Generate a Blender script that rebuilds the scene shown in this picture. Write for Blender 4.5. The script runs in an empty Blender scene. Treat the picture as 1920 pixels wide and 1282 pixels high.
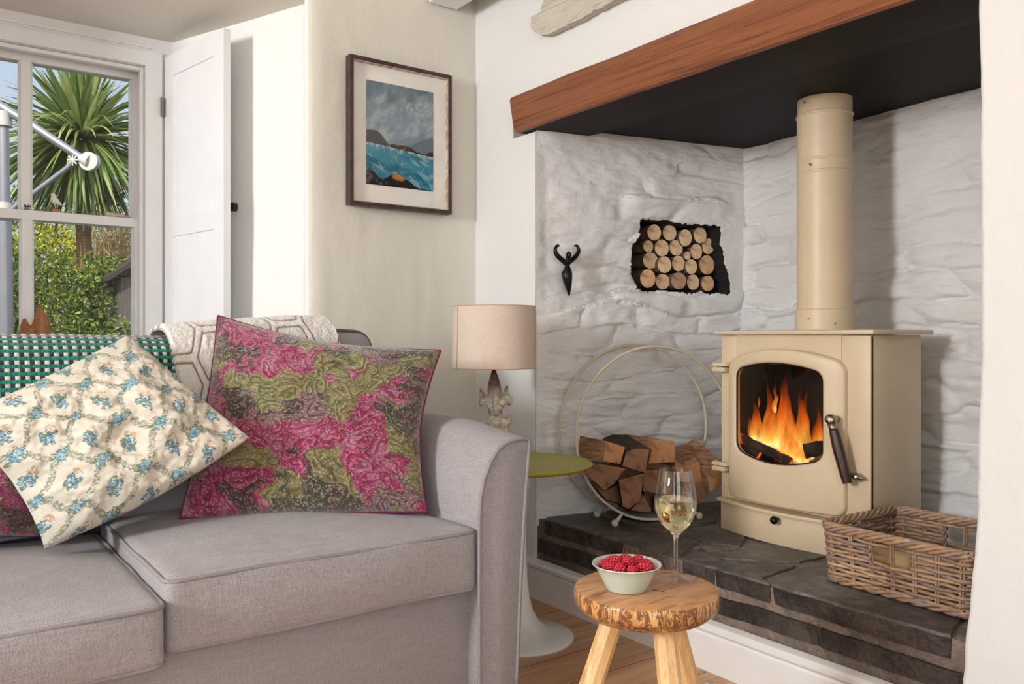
import bpy, bmesh, math, random
import numpy as np
from mathutils import Vector, Matrix, noise
random.seed(7); np.random.seed(7)
SC = bpy.context.scene
COL = SC.collection

# ------------------------------------------------------------------ camera
H = 0.92; F = 1555.0; HOR = 632.0; YAW = math.radians(36)
FW = np.array([math.sin(YAW), math.cos(YAW), 0]); RT = np.array([math.cos(YAW), -math.sin(YAW), 0])
cam = bpy.data.cameras.new('camera'); cam.sensor_width = 36; cam.lens = F/1920*36
cam.shift_y = (HOR-641)/1920; cam.clip_start = .05
co = bpy.data.objects.new('camera', cam); COL.objects.link(co)
co.location = (0, 0, H); co.rotation_euler = (math.pi/2, 0, -YAW)
SC.camera = co
# ------------------------------------------------------------------ view, sky, lights
SC.view_settings.view_transform = 'Standard'; SC.view_settings.look = 'None'
SC.view_settings.gamma = 1; SC.view_settings.use_curve_mapping = False
SC.view_settings.exposure = 0.1
w = bpy.data.worlds.new('sky'); SC.world = w; w.use_nodes = True
nt = w.node_tree; bg = nt.nodes['Background']
sky = nt.nodes.new('ShaderNodeTexSky'); sky.sky_type = 'NISHITA'; sky.sun_disc = False
sky.sun_elevation = math.radians(42); sky.sun_rotation = math.radians(200); sky.air_density = 1.0; sky.dust_density = 6.0
smix = nt.nodes.new('ShaderNodeMixRGB'); smix.inputs[0].default_value = .6; smix.inputs[2].default_value = (2.5, 2.75, 3.0, 1); nt.links.new(sky.outputs[0], smix.inputs[1]); nt.links.new(smix.outputs[0], bg.inputs[0]); bg.inputs[1].default_value = 0.24

def sun(direction, energy, angle=1.0, col=(1, .95, .86)):
    l = bpy.data.lights.new('sun', 'SUN'); l.energy = energy; l.angle = math.radians(angle); l.color = col
    o = bpy.data.objects.new('sun', l); COL.objects.link(o)
    o.rotation_euler = Vector(direction).to_track_quat('-Z', 'Y').to_euler(); o.location = (-3, -3, 6)
def area(name, loc, target, sx, sy, power, col=(1, 1, 1)):
    l = bpy.data.lights.new(name, 'AREA'); l.shape = 'RECTANGLE'; l.size = sx; l.size_y = sy; l.energy = power; l.color = col
    o = bpy.data.objects.new(name, l); COL.objects.link(o); o.location = loc
    o.rotation_euler = (Vector(target)-Vector(loc)).to_track_quat('-Z', 'Y').to_euler()
sun((.62, .50, -.62), 4.4)
# daylight by the left wall's window, then two added fill lights without a source
area('daylight_left_window', (-3.0, 1.3, 1.72), (1.6, 2.3, .95), .5, .75, 112, (.985, .99, 1))
area('fill_rear', (-.8, -2.9, 1.5), (.6, 1.5, .9), 2.6, 2.0, 76, (.93, .965, 1))  # added soft fill from behind the camera; no door is built there
area('fill_left', (-3.0, -1.4, 1.4), (1.2, 1.0, .8), 1.2, 1.2, 18, (.93, .965, 1))  # added weak fill from the left; the wall has no opening here

# ------------------------------------------------------------------ helpers
def ray(px, py):
    return FW + RT*((px-960)/F) + np.array([0, 0, (HOR-py)/F])
CAM = np.array([0, 0, H])
def atX(px, py, X): r = ray(px, py); return CAM + r*(X/r[0])
def atY(px, py, Y): r = ray(px, py); return CAM + r*(Y/r[1])
def atZ(px, py, Z): r = ray(px, py); return CAM + r*((Z-H)/r[2])
def atP(px, py, p0, n):
    r = ray(px, py); n = np.array(n); return CAM + r*(np.dot(np.array(p0)-CAM, n)/np.dot(r, n))
def atD(px, py, d): return CAM + ray(px, py)*d
def lin(c):
    return tuple((x/255/12.92 if x/255 <= .04045 else ((x/255+.055)/1.055)**2.4) for x in c[:3]) + (1.0,)

class NT:
    """small wrapper for building node materials"""
    def __init__(s, name):
        s.m = bpy.data.materials.new(name); s.m.use_nodes = True; s.t = s.m.node_tree
        s.b = s.t.nodes['Principled BSDF']; s.out = s.t.nodes['Material Output']
    def n(s, typ, **kw):
        nd = s.t.nodes.new('ShaderNode'+typ)
        for k, v in kw.items():
            if k.startswith('i_'):
                key = k[2:].replace('_', ' ')
                nd.inputs[int(key) if key.isdigit() else key].default_value = v
            else: setattr(nd, k, v)
        return nd
    def l(s, a, b): s.t.links.new(a, b)
    def coord(s, kind='Object', scale=(1, 1, 1), rot=(0, 0, 0)):
        tc = s.n('TexCoord'); mp = s.n('Mapping'); mp.inputs['Scale'].default_value = scale
        mp.inputs['Rotation'].default_value = rot
        s.l(tc.outputs[kind], mp.inputs[0]); return mp.outputs[0]
    def noise(s, vec, scale, detail=4, rough=.55, dist=0):
        nd = s.n('TexNoise'); nd.inputs['Scale'].default_value = scale; nd.inputs['Detail'].default_value = detail
        nd.inputs['Roughness'].default_value = rough; nd.inputs['Distortion'].default_value = dist
        if vec: s.l(vec, nd.inputs['Vector'])
        return nd.outputs['Fac']
    def ramp(s, fac, stops):
        r = s.n('ValToRGB'); e = r.color_ramp.elements
        while len(e) < len(stops): e.new(.5)
        for el, (p, c) in zip(e, stops): el.position = p; el.color = c if len(c) == 4 else lin(c)
        s.l(fac, r.inputs[0]); return r.outputs[0]
    def mix(s, fac, a, b, mode='MIX'):
        m = s.n('MixRGB', blend_type=mode)
        for i, v in ((0, fac), (1, a), (2, b)):
            if isinstance(v, (int, float)): m.inputs[i].default_value = v
            elif isinstance(v, tuple): m.inputs[i].default_value = v
            else: s.l(v, m.inputs[i])
        return m.outputs[0]
    def bump(s, h, strength=.3, dist=.01, prev=None):
        b = s.n('Bump'); b.inputs['Strength'].default_value = strength; b.inputs['Distance'].default_value = dist
        s.l(h, b.inputs['Height'])
        if prev: s.l(prev, b.inputs['Normal'])
        return b.outputs[0]
    def fin(s, col=None, rough=.5, normal=None, metal=0, spec=None, **kw):
        if col is not None:
            if isinstance(col, tuple): s.b.inputs['Base Color'].default_value = col
            else: s.l(col, s.b.inputs['Base Color'])
        if isinstance(rough, (int, float)): s.b.inputs['Roughness'].default_value = rough
        else: s.l(rough, s.b.inputs['Roughness'])
        s.b.inputs['Metallic'].default_value = metal
        if spec is not None: s.b.inputs['Specular IOR Level'].default_value = spec
        if normal: s.l(normal, s.b.inputs['Normal'])
        for k, v in kw.items(): s.b.inputs[k.replace('_', ' ')].default_value = v
        return s.m

def simple(name, c, rough=.5, metal=0, c2=None, ns=6, bump=None, spec=None, scale=(1, 1, 1), **kw):
    t = NT(name); v = t.coord(scale=scale)
    c2 = c2 or tuple(x*.93 for x in c)
    col = t.ramp(t.noise(v, ns), [(.35, c), (.68, c2)])
    nm = t.bump(t.noise(v, bump[0], 5), bump[1], bump[2]) if bump else None
    return t.fin(col, rough, nm, metal, spec, **kw)

def setmat(me, mat):
    for m in (mat if isinstance(mat, (list, tuple)) else [mat]):
        if m: me.materials.append(m)
def link(name, me, parent=None, loc=None):
    o = bpy.data.objects.new(name, me); COL.objects.link(o)
    if parent is not None:
        o.parent = parent
    return o
def wloc(o):
    p = np.zeros(3)
    while o is not None: p += np.array(o.location); o = o.parent
    return p
def obj(name, verts, faces, mat, parent=None, loc=None, smooth=False, colors=None, fmats=None, uv=None):
    """verts are in world space; the object's origin is its parent's origin or loc"""
    V = np.array(verts, dtype=float)
    org = wloc(parent) if parent is not None else (np.array(loc, dtype=float) if loc is not None else V.mean(0)*0+np.array([*V.mean(0)[:2], V[:, 2].min()]))
    me = bpy.data.meshes.new(name); me.from_pydata((V-org).tolist(), [], [list(map(int, f)) for f in faces])
    setmat(me, mat)
    if fmats is not None: me.polygons.foreach_set('material_index', fmats)
    if smooth is True: me.polygons.foreach_set('use_smooth', [True]*len(me.polygons))
    if colors is not None:
        ca = me.color_attributes.new('tint', 'FLOAT_COLOR', 'POINT')
        c = np.ones((len(V), 4)); c[:, :3] = colors; ca.data.foreach_set('color', c.ravel())
    me.update()
    o = link(name, me, parent)
    if parent is None: o.location = org
    if isinstance(smooth, float):
        me.polygons.foreach_set('use_smooth', [True]*len(me.polygons))
        me.set_sharp_from_angle(angle=math.radians(smooth))
    return o
def tag(o, label=None, cat=None, group=None, kind=None):
    if label: o['label'] = label
    if cat: o['category'] = cat
    if group: o['group'] = group
    if kind: o['kind'] = kind
    return o
def thing(name, loc, label, cat, group=None):
    o = bpy.data.objects.new(name, None); COL.objects.link(o); o.location = [float(x) for x in loc]; o.empty_display_size = .05
    return tag(o, label, cat, group)
def copy_tree(o, parent=None):
    c = o.copy(); COL.objects.link(c)
    if parent is not None: c.parent = parent
    for ch in [x for x in bpy.data.objects if x.parent is o and x is not c]: copy_tree(ch, c)
    return c

class MB:
    """collects primitives into one mesh, in world space"""
    def __init__(s): s.v = []; s.f = []; s.fm = []
    def add(s, V, Fc, mi=0):
        n = len(s.v); s.v += [tuple(map(float, p)) for p in V]; s.f += [[i+n for i in f] for f in Fc]; s.fm += [mi]*len(Fc); return s
    def box(s, x0, x1, y0, y1, z0, z1, mi=0, bev=0):
        return s.obox([(x0+x1)/2, (y0+y1)/2, (z0+z1)/2], (x1-x0)/2, (y1-y0)/2, (z1-z0)/2, np.eye(3), mi, bev)
    def obox(s, c, hx, hy, hz, R, mi=0, bev=0):
        bm = bmesh.new(); bmesh.ops.create_cube(bm, size=2)
        for v in bm.verts: v.co = Vector((v.co.x*hx, v.co.y*hy, v.co.z*hz))
        if bev: bmesh.ops.bevel(bm, geom=bm.edges[:], offset=bev, segments=2, affect='EDGES', profile=.5)
        bm.verts.index_update()
        V = [np.array(c)+R@np.array(v.co) for v in bm.verts]; Fc = [[v.index for v in f.verts] for f in bm.faces]; bm.free()
        return s.add(V, Fc, mi)
    def tube(s, pts, r, n=8, closed=False, mi=0, caps=True):
        pts = [np.array(p, float) for p in pts]; N = len(pts)
        rs = r if hasattr(r, '__len__') else [r]*N
        V = []; prev = None
        for i in range(N):
            a = pts[(i-1) % N] if (closed or i > 0) else pts[0]; b = pts[(i+1) % N] if (closed or i < N-1) else pts[-1]
            t = b-a; t = t/(np.linalg.norm(t)+1e-12)
            if prev is None:
                up = np.array([0, 0, 1.]) if abs(t[2]) < .9 else np.array([1., 0, 0]); x = np.cross(up, t)
            else: x = prev-np.dot(prev, t)*t
            x = x/(np.linalg.norm(x)+1e-12); y = np.cross(t, x); prev = x
            for k in range(n):
                a_ = 2*math.pi*k/n; V.append(pts[i]+rs[i]*(math.cos(a_)*x+math.sin(a_)*y))
        Fc = []
        for i in range(N if closed else N-1):
            j = (i+1) % N
            for k in range(n): Fc.append([i*n+k, i*n+(k+1) % n, j*n+(k+1) % n, j*n+k])
        if not closed and caps: Fc.append(list(range(n))[::-1]); Fc.append([(N-1)*n+k for k in range(n)])
        return s.add(V, Fc, mi)
    def lathe(s, prof, c, n=40, mi=0, axis=None):
        """prof: (radius, height) list; c: base centre"""
        V = []; Fc = []; N = len(prof)
        for r, z in prof:
            for k in range(n):
                a = 2*math.pi*k/n; V.append([c[0]+r*math.cos(a), c[1]+r*math.sin(a), c[2]+z])
        for i in range(N-1):
            for k in range(n): Fc.append([i*n+k, i*n+(k+1) % n, (i+1)*n+(k+1) % n, (i+1)*n+k])
        if prof[0][0] > 1e-5: Fc.append(list(range(n))[::-1])
        if prof[-1][0] > 1e-5: Fc.append([(N-1)*n+k for k in range(n)])
        return s.add(V, Fc, mi)
    def sphere(s, c, r, n=16, m=10, sc=(1, 1, 1), mi=0):
        V = []; Fc = []
        for i in range(m+1):
            th = math.pi*i/m
            for k in range(n):
                a = 2*math.pi*k/n; V.append([c[0]+r*sc[0]*math.sin(th)*math.cos(a), c[1]+r*sc[1]*math.sin(th)*math.sin(a), c[2]-r*sc[2]*math.cos(th)])
        for i in range(m):
            for k in range(n): Fc.append([i*n+k, i*n+(k+1) % n, (i+1)*n+(k+1) % n, (i+1)*n+k])
        return s.add(V, Fc, mi)
    def prism(s, A, B, mi=0, mside=None):
        """A, B: matching polygons (front, back)"""
        n = len(A); V = list(A)+list(B)
        s.add(V, [list(range(n))], mi); k = len(s.v)-2*n
        s.f += [[k+n+i for i in range(n)][::-1]]; s.fm += [mi]
        ms = mi if mside is None else mside
        for i in range(n): j = (i+1) % n; s.f.append([k+j, k+i, k+n+i, k+n+j]); s.fm.append(ms)
        return s
    def obj(s, name, mat, parent=None, loc=None, smooth=False, merge=False):
        o = obj(name, s.v, s.f, mat, parent, loc, smooth, fmats=s.fm)
        if merge:
            bm = bmesh.new(); bm.from_mesh(o.data); bmesh.ops.remove_doubles(bm, verts=bm.verts, dist=1e-5)
            bmesh.ops.recalc_face_normals(bm, faces=bm.faces); bm.to_mesh(o.data); bm.free()
        return o

def gridfaces(nu, nv, off=0, wrap=False, flip=False):
    i, j = np.meshgrid(np.arange(nu-1), np.arange(nv if wrap else nv-1), indexing='ij')
    jj = (j+1) % nv
    a = i*nv+j; b = (i+1)*nv+j; c = (i+1)*nv+jj; d = i*nv+jj
    f = np.stack([a, b, c, d] if not flip else [a, d, c, b], -1).reshape(-1, 4)+off
    return f.tolist()
def gridobj(name, P, mat, parent=None, loc=None, colors=None, flip=False, smooth=True, wrap=False, fmats=None):
    nu, nv = P.shape[:2]
    return obj(name, P.reshape(-1, 3), gridfaces(nu, nv, 0, wrap, flip), mat, parent, loc, smooth,
               colors=None if colors is None else colors.reshape(-1, 3), fmats=fmats)
# vectorised value noise in numpy
_tab = np.random.rand(256, 256)
def vn(x, y):
    xi = np.floor(x).astype(int); yi = np.floor(y).astype(int); fx = x-xi; fy = y-yi
    fx = fx*fx*(3-2*fx); fy = fy*fy*(3-2*fy)
    g = lambda a, b: _tab[a % 256, b % 256]
    return (g(xi, yi)*(1-fx)+g(xi+1, yi)*fx)*(1-fy)+(g(xi, yi+1)*(1-fx)+g(xi+1, yi+1)*fx)*fy
def fbm(x, y, o=4):
    s = 0; a = .5; t = 0
    for k in range(o): s = s+a*vn(x*2**k+17*k, y*2**k+31*k); t += a; a *= .5
    return s/t
def L3(c): return np.array(lin(c)[:3])
def ss(a, b, x): t = np.clip((x-a)/(b-a), 0, 1); return t*t*(3-2*t)
def mixc(c, d, f): return c*(1-f[..., None])+np.array(d)*f[..., None]

# ------------------------------------------------------------------ materials of the room
def plaster(name, c, bs=.25):
    t = NT(name); v = t.coord()
    col = t.ramp(t.noise(v, 1.6, 3), [(.3, tuple(x*.985 for x in c)), (.7, c)])
    h = t.mix(.35, t.noise(v, 7, 4), t.noise(v, 55, 3))
    return t.fin(col, .75, t.bump(h, bs, .02), spec=.2)
m_plaster = plaster('white_plaster', (225, 225, 223))
m_plaster_b = plaster('cream_plaster', (222, 218, 206), .22)
m_ceil = plaster('ceiling_paint', (226, 222, 212))
m_gloss = simple('white_gloss_paint', (240, 240, 240), .35, c2=(234, 234, 233), bump=(30, .05, .005))
m_gloss_cool = simple('white_joinery_paint', (243, 243, 245), .4, c2=(238, 238, 240))
m_skirt = simple('skirting_paint', (232, 229, 226), .35, c2=(224, 220, 216), bump=(25, .12, .005))
def whitewash(name):
    t = NT(name); v = t.coord()
    at = t.n('Attribute', attribute_name='tint')
    st = t.noise(t.coord(scale=(3, 3, 9)), 3.0, 6, .65)
    c = t.mix(t.ramp(st, [(.66, (0, 0, 0)), (.78, (120, 120, 120))]), at.outputs['Color'], lin((205, 198, 188)))
    h = t.mix(.4, t.noise(v, 18, 5), t.noise(t.coord(scale=(30, 30, 90)), 1, 4))
    return t.fin(c, .5, t.bump(h, .35, .03), spec=.35)
m_white_stone = whitewash('whitewashed_stone')
m_matt_black = simple('black_recess', (26, 20, 17), .9, c2=(14, 11, 10))  # near-black for the niche interior, chimney wall and door seal
m_panel = simple('black_painted_board', (15, 13, 12), .6, c2=(24, 20, 19), ns=2.5, bump=(40, .05, .005), spec=.15)

def knots(t, col, v):
    vo = t.n('TexVoronoi'); vo.inputs['Scale'].default_value = 1.0; t.l(v, vo.inputs['Vector'])
    return t.mix(t.ramp(vo.outputs['Distance'], [(.05, (255, 255, 255)), (.14, (0, 0, 0))]), col, lin((52, 30, 24)))
def wood(name, stops, scale=(1, 1, 1), ns=3, rough=.5, bs=.2, rot=(0, 0, 0), dist=.6, fine=60, coat=0):
    """grain runs along the axis with the smallest scale"""
    t = NT(name); v = t.coord(scale=scale, rot=rot)
    a = t.noise(v, ns, 6, .6, dist); b = t.noise(v, ns*7, 4, .7, .3)
    f = t.mix(.35, a, b)
    col = t.ramp(f, stops)
    if name == 'oiled_pine_beam': col = knots(t, col, t.coord(scale=(9, 3.2, 9)))
    return t.fin(col, rough, t.bump(b, bs, .01), Coat_Weight=coat)
# oak floor: boards run along X
def floor_mat():
    t = NT('oak_floorboards'); v = t.coord()
    br = t.n('TexBrick', offset=.37, offset_frequency=2); br.inputs['Scale'].default_value = 1
    br.inputs['Brick Width'].default_value = 1.9; br.inputs['Row Height'].default_value = .16
    br.inputs['Mortar Size'].default_value = .0018; br.inputs['Mortar Smooth'].default_value = .1; br.inputs['Bias'].default_value = 0
    br.inputs['Color1'].default_value = (0, 0, 0, 1); br.inputs['Color2'].default_value = (1, 1, 1, 1); br.inputs['Mortar'].default_value = (.5, .5, .5, 1)
    t.l(v, br.inputs['Vector'])
    g = t.noise(t.coord(scale=(1.2, 16, 1)), 2.2, 6, .6, .8)
    col = t.ramp(g, [(.25, (150, 112, 82)), (.5, (194, 152, 114)), (.75, (214, 176, 138))])
    col = t.mix(t.mix(.35, lin((0, 0, 0)), br.outputs['Color']), col, lin((192, 134, 90)))
    col = t.mix(br.outputs['Fac'], col, lin((60, 38, 24)))
    return t.fin(col, .38, t.bump(g, .08, .01))
m_floor = floor_mat()
m_beam = wood('oiled_pine_beam', [(.26, (58, 30, 20)), (.40, (116, 66, 42)), (.54, (156, 98, 64)), (.66, (138, 80, 50)), (.8, (88, 48, 32))], scale=(16, .7, 34), ns=2.2, rough=.5, bs=.6, dist=.9)
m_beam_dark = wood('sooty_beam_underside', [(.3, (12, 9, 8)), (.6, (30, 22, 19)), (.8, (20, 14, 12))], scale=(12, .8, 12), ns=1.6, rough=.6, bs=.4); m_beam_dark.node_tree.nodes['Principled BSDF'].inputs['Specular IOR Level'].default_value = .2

# ------------------------------------------------------------------ setting
WX = 1.80      # face of the fireplace wall
o = MB().box(-3.1, 2.9, -3.1, 3.6, -.05, 0).obj('floor', m_floor); tag(o, 'oak plank floor', kind='structure')
o = MB().box(-3.3, 3.0, -3.3, 3.75, 2.36, 2.5).obj('ceiling', m_ceil); tag(o, kind='structure')
# picture wall with the splayed window reveal, one waved plaster surface
path = [(1.80, 2.72), (1.165, 2.72)] + [(1.137+.028*math.cos(a), 2.748-.028*math.sin(a)) for a in np.linspace(math.pi/2, math.pi, 6)[1:]]
path = [np.array(p) for p in path] + [np.array((1.135-.292*t, 2.755+.72*t)) for t in np.linspace(0, 1, 30)[1:]]
p2 = [np.array((1.80-.635*t, 2.72)) for t in np.linspace(0, 1, 30)] + path[2:]
nz = 100; Z = np.linspace(0, 2.36, nz)
P = np.zeros((len(p2), nz, 3))
for i, p in enumerate(p2):
    q = p2[min(i+1, len(p2)-1)]-p2[max(i-1, 0)]; nn = np.array((q[1], -q[0])); nn = nn/np.linalg.norm(nn)
    for k, z in enumerate(Z):
        d = .008*(noise.noise((i*.07, z*1.8, 3.3)))+.002*noise.noise((i*.5, z*7, 1)) if 0 < i < len(p2)-1 else 0
        P[i, k] = (*(p-nn*d*-1), z)
m_reveal = plaster('reveal_lit_plaster', (243, 242, 238), .22)  # whiter than the cream wall, bright light on the reveal put into its colour
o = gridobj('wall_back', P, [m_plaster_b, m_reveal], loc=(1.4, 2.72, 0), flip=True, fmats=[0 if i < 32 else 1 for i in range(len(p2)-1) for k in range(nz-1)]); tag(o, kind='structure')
# solid wall behind that surface keeps the daylight out
o = MB().box(1.17, 3.0, 2.76, 3.75, 0, 2.36).box(-3.2, -.48, 2.72, 3.75, 0, 2.36).obj('wall_back', m_plaster_b); tag(o, kind='structure')
# soffit over the window recess
o = MB().box(-.48, 1.12, 2.722, 3.50, 2.09, 2.36).obj('ceiling', m_ceil); tag(o, kind='structure')
# window wall: white boarding round the opening
m = MB(); XL, XR, ZT, ZS = -.044, .744, 1.978, .80
m.box(-.5, XL, 3.46, 3.72, 0, 2.09).box(XR, 1.20, 3.46, 3.72, 0, 2.09).box(XL, XR, 3.46, 3.72, ZT, 2.09).box(XL, XR, 3.46, 3.72, 0, ZS-.03)
for (a, b, c, d) in ((XR, XR+.062, ZS, ZT+.06), (XL-.062, XL, ZS, ZT+.06)): m.box(a+.0, b, 3.448, 3.46, c, d, bev=.002)
m.box(XL-.062, XR+.062, 3.446, 3.46, ZT, ZT+.055, bev=.002)
m.box(XL-.02, XR+.02, 3.452, 3.46, ZT+.07, ZT+.078)
o = m.obj('wall_window', m_gloss); tag(o, kind='structure')
o = MB().box(-3.2, -3.05, -3.2, .7, 0, 2.36).box(-3.2, -3.05, 1.6, 2.72, 0, 2.36).box(-3.2, -3.05, .7, 1.6, 0, 1.0).obj('wall_left', m_plaster); tag(o, kind='structure')
o = MB().box(-3.2, 3.0, -3.2, -3.05, 0, 2.36).obj('wall_front', m_plaster); tag(o, kind='structure')

# fireplace wall
BZ0, BZ1 = 1.655, 1.79
m = MB()
m.box(WX, 2.0, 2.338, 2.745, 0, BZ0-.004).box(2.0, 2.9, 2.70, 2.745, 0, BZ0-.004).box(WX, 2.05, 2.47, 2.745, BZ0-.004, BZ1+.004).box(WX, 2.02, .79, 2.745, BZ1+.004, 2.36)
o = m.obj('wall_right', m_plaster); tag(o, kind='structure')
# pier right of the opening, its worn edge follows the old masonry
edge = [(0, 1832), (100, 1833), (200, 1834), (330, 1835), (500, 1836), (640, 1836), (760, 1834), (860, 1830), (960, 1827), (1060, 1822), (1150, 1814), (1190, 1806), (1230, 1803), (1282, 1800)]
ez = [(atX(x, y, 1.74)[2], atX(x, y, 1.74)[1]) for y, x in edge][::-1]
zs = np.linspace(0, 2.36, 220); ey = np.interp(zs, [e[0] for e in ez], [e[1] for e in ez])+.0022*np.array([noise.noise((z*22, 0, 5)) for z in zs])+.003*np.array([noise.noise((z*6, 2, 5)) for z in zs])
zs, ey = zs.tolist(), ey.tolist()
V = []; Fc = []
for z, y in zip(zs, ey): V += [(1.74, -3.1, z), (1.74, y-.012, z), (1.743, y-.004, z), (1.752, y, z), (2.9, y, z)]
for i in range(len(zs)-1):
    for k in range(4): Fc.append([i*5+k, (i+1)*5+k, (i+1)*5+k+1, i*5+k+1])
o = obj('wall_right', V, Fc, m_plaster, loc=(1.74, .8, 0), smooth=True); tag(o, kind='structure')
o = MB().box(2.86, 3.0, .5, 2.76, 0, 2.36).obj('wall_chimney', m_matt_black); tag(o, kind='structure')

HZ = .28
# rough whitewashed masonry
def worley(u, v, su, sv, seed=0):
    x = u/su; y = v/sv; x = x+.5*(np.floor(y) % 2)
    xi = np.floor(x).astype(int); yi = np.floor(y).astype(int); f1 = np.full(u.shape, 9.); f2 = f1.copy(); idc = np.zeros(u.shape)
    for a in (-1, 0, 1):
        for b in (-1, 0, 1):
            cx = xi+a; cy = yi+b
            jx = _tab[(cx+seed) % 256, (cy+7) % 256]; jy = _tab[(cx+91) % 256, (cy+seed+3) % 256]
            d = np.hypot(cx+.2+.6*jx-x, (cy+.25+.5*jy-y))
            n1 = d < f1; f2 = np.where(n1, f1, np.minimum(f2, d)); idc = np.where(n1, _tab[(cx+5) % 256, (cy+55) % 256], idc); f1 = np.where(n1, d, f1)
    return f1, f2, idc
def rough(u, z, seed, amp=1.0):
    wu = u+.05*(fbm(u*6+seed, z*6)-.5); wz = z+.05*(fbm(u*3+9+seed, z*5)-.5)*2
    f1, f2, idc = worley(wu, wz, .30, .085, seed)
    g = np.exp(-((f2-f1)/.16)**2)
    vis = ss(.35, .62, fbm(u*2.3+40+seed, z*3.1+3, 3))
    A_ = amp; d = A_*(.034*(fbm(u*3+seed*3, z*3.5, 4)-.5)*2 + (idc-.5)*.022*vis - .013*g*vis)
    d += A_*.009*(fbm(u*10, z*34+seed, 4)-.5)*2
    return d, g*vis
def masonry(name, A, B, seed, niche=None, zt=1.685, extra=None, amp=1.0):
    A = np.array(A); B = np.array(B); L = np.linalg.norm(B-A); e = (B-A)/L; nn = np.array([e[1], -e[0]])
    if np.dot(nn, -A) < 0: nn = -nn
    gs = .004 if niche is not None else .006; nu = int(L/gs); nv = int((zt-HZ+.03)/gs)
    U, Zz = np.meshgrid(np.linspace(0, L, nu), np.linspace(HZ-.03, zt, nv), indexing='ij')
    d, g = rough(U, Zz, seed, amp); d = d*ss(0, .05, U)
    if extra is not None: d = d+extra(U, Zz)
    col = np.ones(U.shape+(3,))*L3((226, 225, 225)); col = mixc(col, L3((196, 190, 182)), g*.5*ss(.5, .7, fbm(U*9, Zz*20+4)))
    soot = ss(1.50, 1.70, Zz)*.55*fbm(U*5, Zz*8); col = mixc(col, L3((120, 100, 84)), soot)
    fm = None
    if niche is not None:
        poly = np.array(niche)
        Uw = U+.014*(fbm(U*24, Zz*24+3, 5)-.5)*2; Zw = Zz+.014*(fbm(U*24+8, Zz*24+9, 5)-.5)*2
        ins = np.zeros(U.shape, bool); j = len(poly)-1
        for i in range(len(poly)):
            c = ((poly[i, 1] > Zw) != (poly[j, 1] > Zw)) & (Uw < (poly[j, 0]-poly[i, 0])*(Zw-poly[i, 1])/(poly[j, 1]-poly[i, 1]+1e-9)+poly[i, 0])
            ins ^= c; j = i
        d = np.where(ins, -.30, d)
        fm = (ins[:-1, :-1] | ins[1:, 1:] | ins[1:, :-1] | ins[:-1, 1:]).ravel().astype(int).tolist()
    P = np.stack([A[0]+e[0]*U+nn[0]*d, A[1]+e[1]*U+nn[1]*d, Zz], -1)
    o = gridobj(name, P, [m_white_stone, m_matt_black], loc=(*A, HZ), colors=col, fmats=fm)
    return tag(o, kind='structure')
A = np.array((1.80, 2.332)); B = np.array((2.70, 2.138)); eAB = (B-A)/np.linalg.norm(B-A); nAB = np.array((eAB[1], -eAB[0])); nAB = nAB if nAB @ -A > 0 else -nAB
P0 = np.array((*A, 0)); N3 = np.array((*nAB, 0))
def onL(px, py, off=0): return atP(px, py, P0+N3*off, N3)
def uz(px, py): p = onL(px, py); return ((p[:2]-A) @ eAB, p[2])
nich = [uz(*p) for p in ((1205, 413), (1270, 417), (1350, 428), (1351, 456), (1369, 549), (1280, 546), (1198, 541), (1192, 505), (1189, 470), (1200, 440))]
lu, lz = uz(1280, 392)
masonry('wall_fireplace_left', A, B, 3, nich, extra=lambda U, Z: .022*np.exp(-((Z-lz-.02)/.035)**2)*ss(lu-.28, lu-.2, U)*(1-ss(lu+.15, lu+.25, U)), amp=.75)
masonry('wall_fireplace_back', (2.70, 2.16), (2.56, .80), 11)
o = MB().box(2.016, 2.86, .80, 2.40, 1.672, 1.70).obj('ceiling_fireplace', m_panel); tag(o, 'black board closing the fireplace above the flue', kind='structure')

# mantel beam
def beam():
    n = 60; prof = [(1.762, BZ0+.004), (1.757, BZ0+.02), (1.758, BZ1-.012), (1.766, BZ1), (2.012, BZ1), (2.013, BZ0), (1.775, BZ0)]
    V = []; Fc = []; fm = []; K = len(prof)
    for i in range(n):
        t = i/(n-1)
        for k, (x, z) in enumerate(prof):
            y = 2.425-(1.61)*t
            if i == 0: y += {0: -.02, 1: -.015, 2: .01, 3: .012, 4: 0, 5: -.03, 6: -.03}[k]+.0
            dx = .003*noise.noise((y*5, k, 0)); dz = .003*noise.noise((y*4, k, 9))
            V.append((x+dx, y, z+dz))
    for i in range(n-1):
        for k in range(K):
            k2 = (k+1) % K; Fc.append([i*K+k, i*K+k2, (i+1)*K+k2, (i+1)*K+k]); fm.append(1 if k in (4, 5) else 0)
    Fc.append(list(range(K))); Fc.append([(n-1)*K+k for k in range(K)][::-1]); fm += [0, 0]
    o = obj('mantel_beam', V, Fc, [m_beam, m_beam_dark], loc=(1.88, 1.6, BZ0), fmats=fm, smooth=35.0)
    tag(o, 'long orange-brown timber beam with blackened underside spanning the fireplace opening', 'beam')
beam()
# white boxed joist at the ceiling
o = MB().box(1.575, 1.70, .9, 2.70, 2.175, 2.36, bev=.004).obj('ceiling_joist', m_gloss); tag(o, 'white painted joist under the ceiling above the framed picture', 'beam')

# skirting board along the fireplace wall
prof = [(1.80, 0), (1.778, 0), (1.778, .098), (1.781, .104), (1.778, .108), (1.772, .114), (1.772, .124), (1.779, .131), (1.788, .134), (1.80, .137)]
ys = np.linspace(2.735, .86, 40)
P = np.array([[(x, y, z+.001*noise.noise((y*5, 0, 0))) for x, z in prof] for y in ys])
o = gridobj('baseboard_right', P, m_skirt, loc=(1.79, 1.6, 0), smooth=False, flip=True); tag(o, 'white moulded skirting board below the slate hearth', kind='structure')

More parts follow.
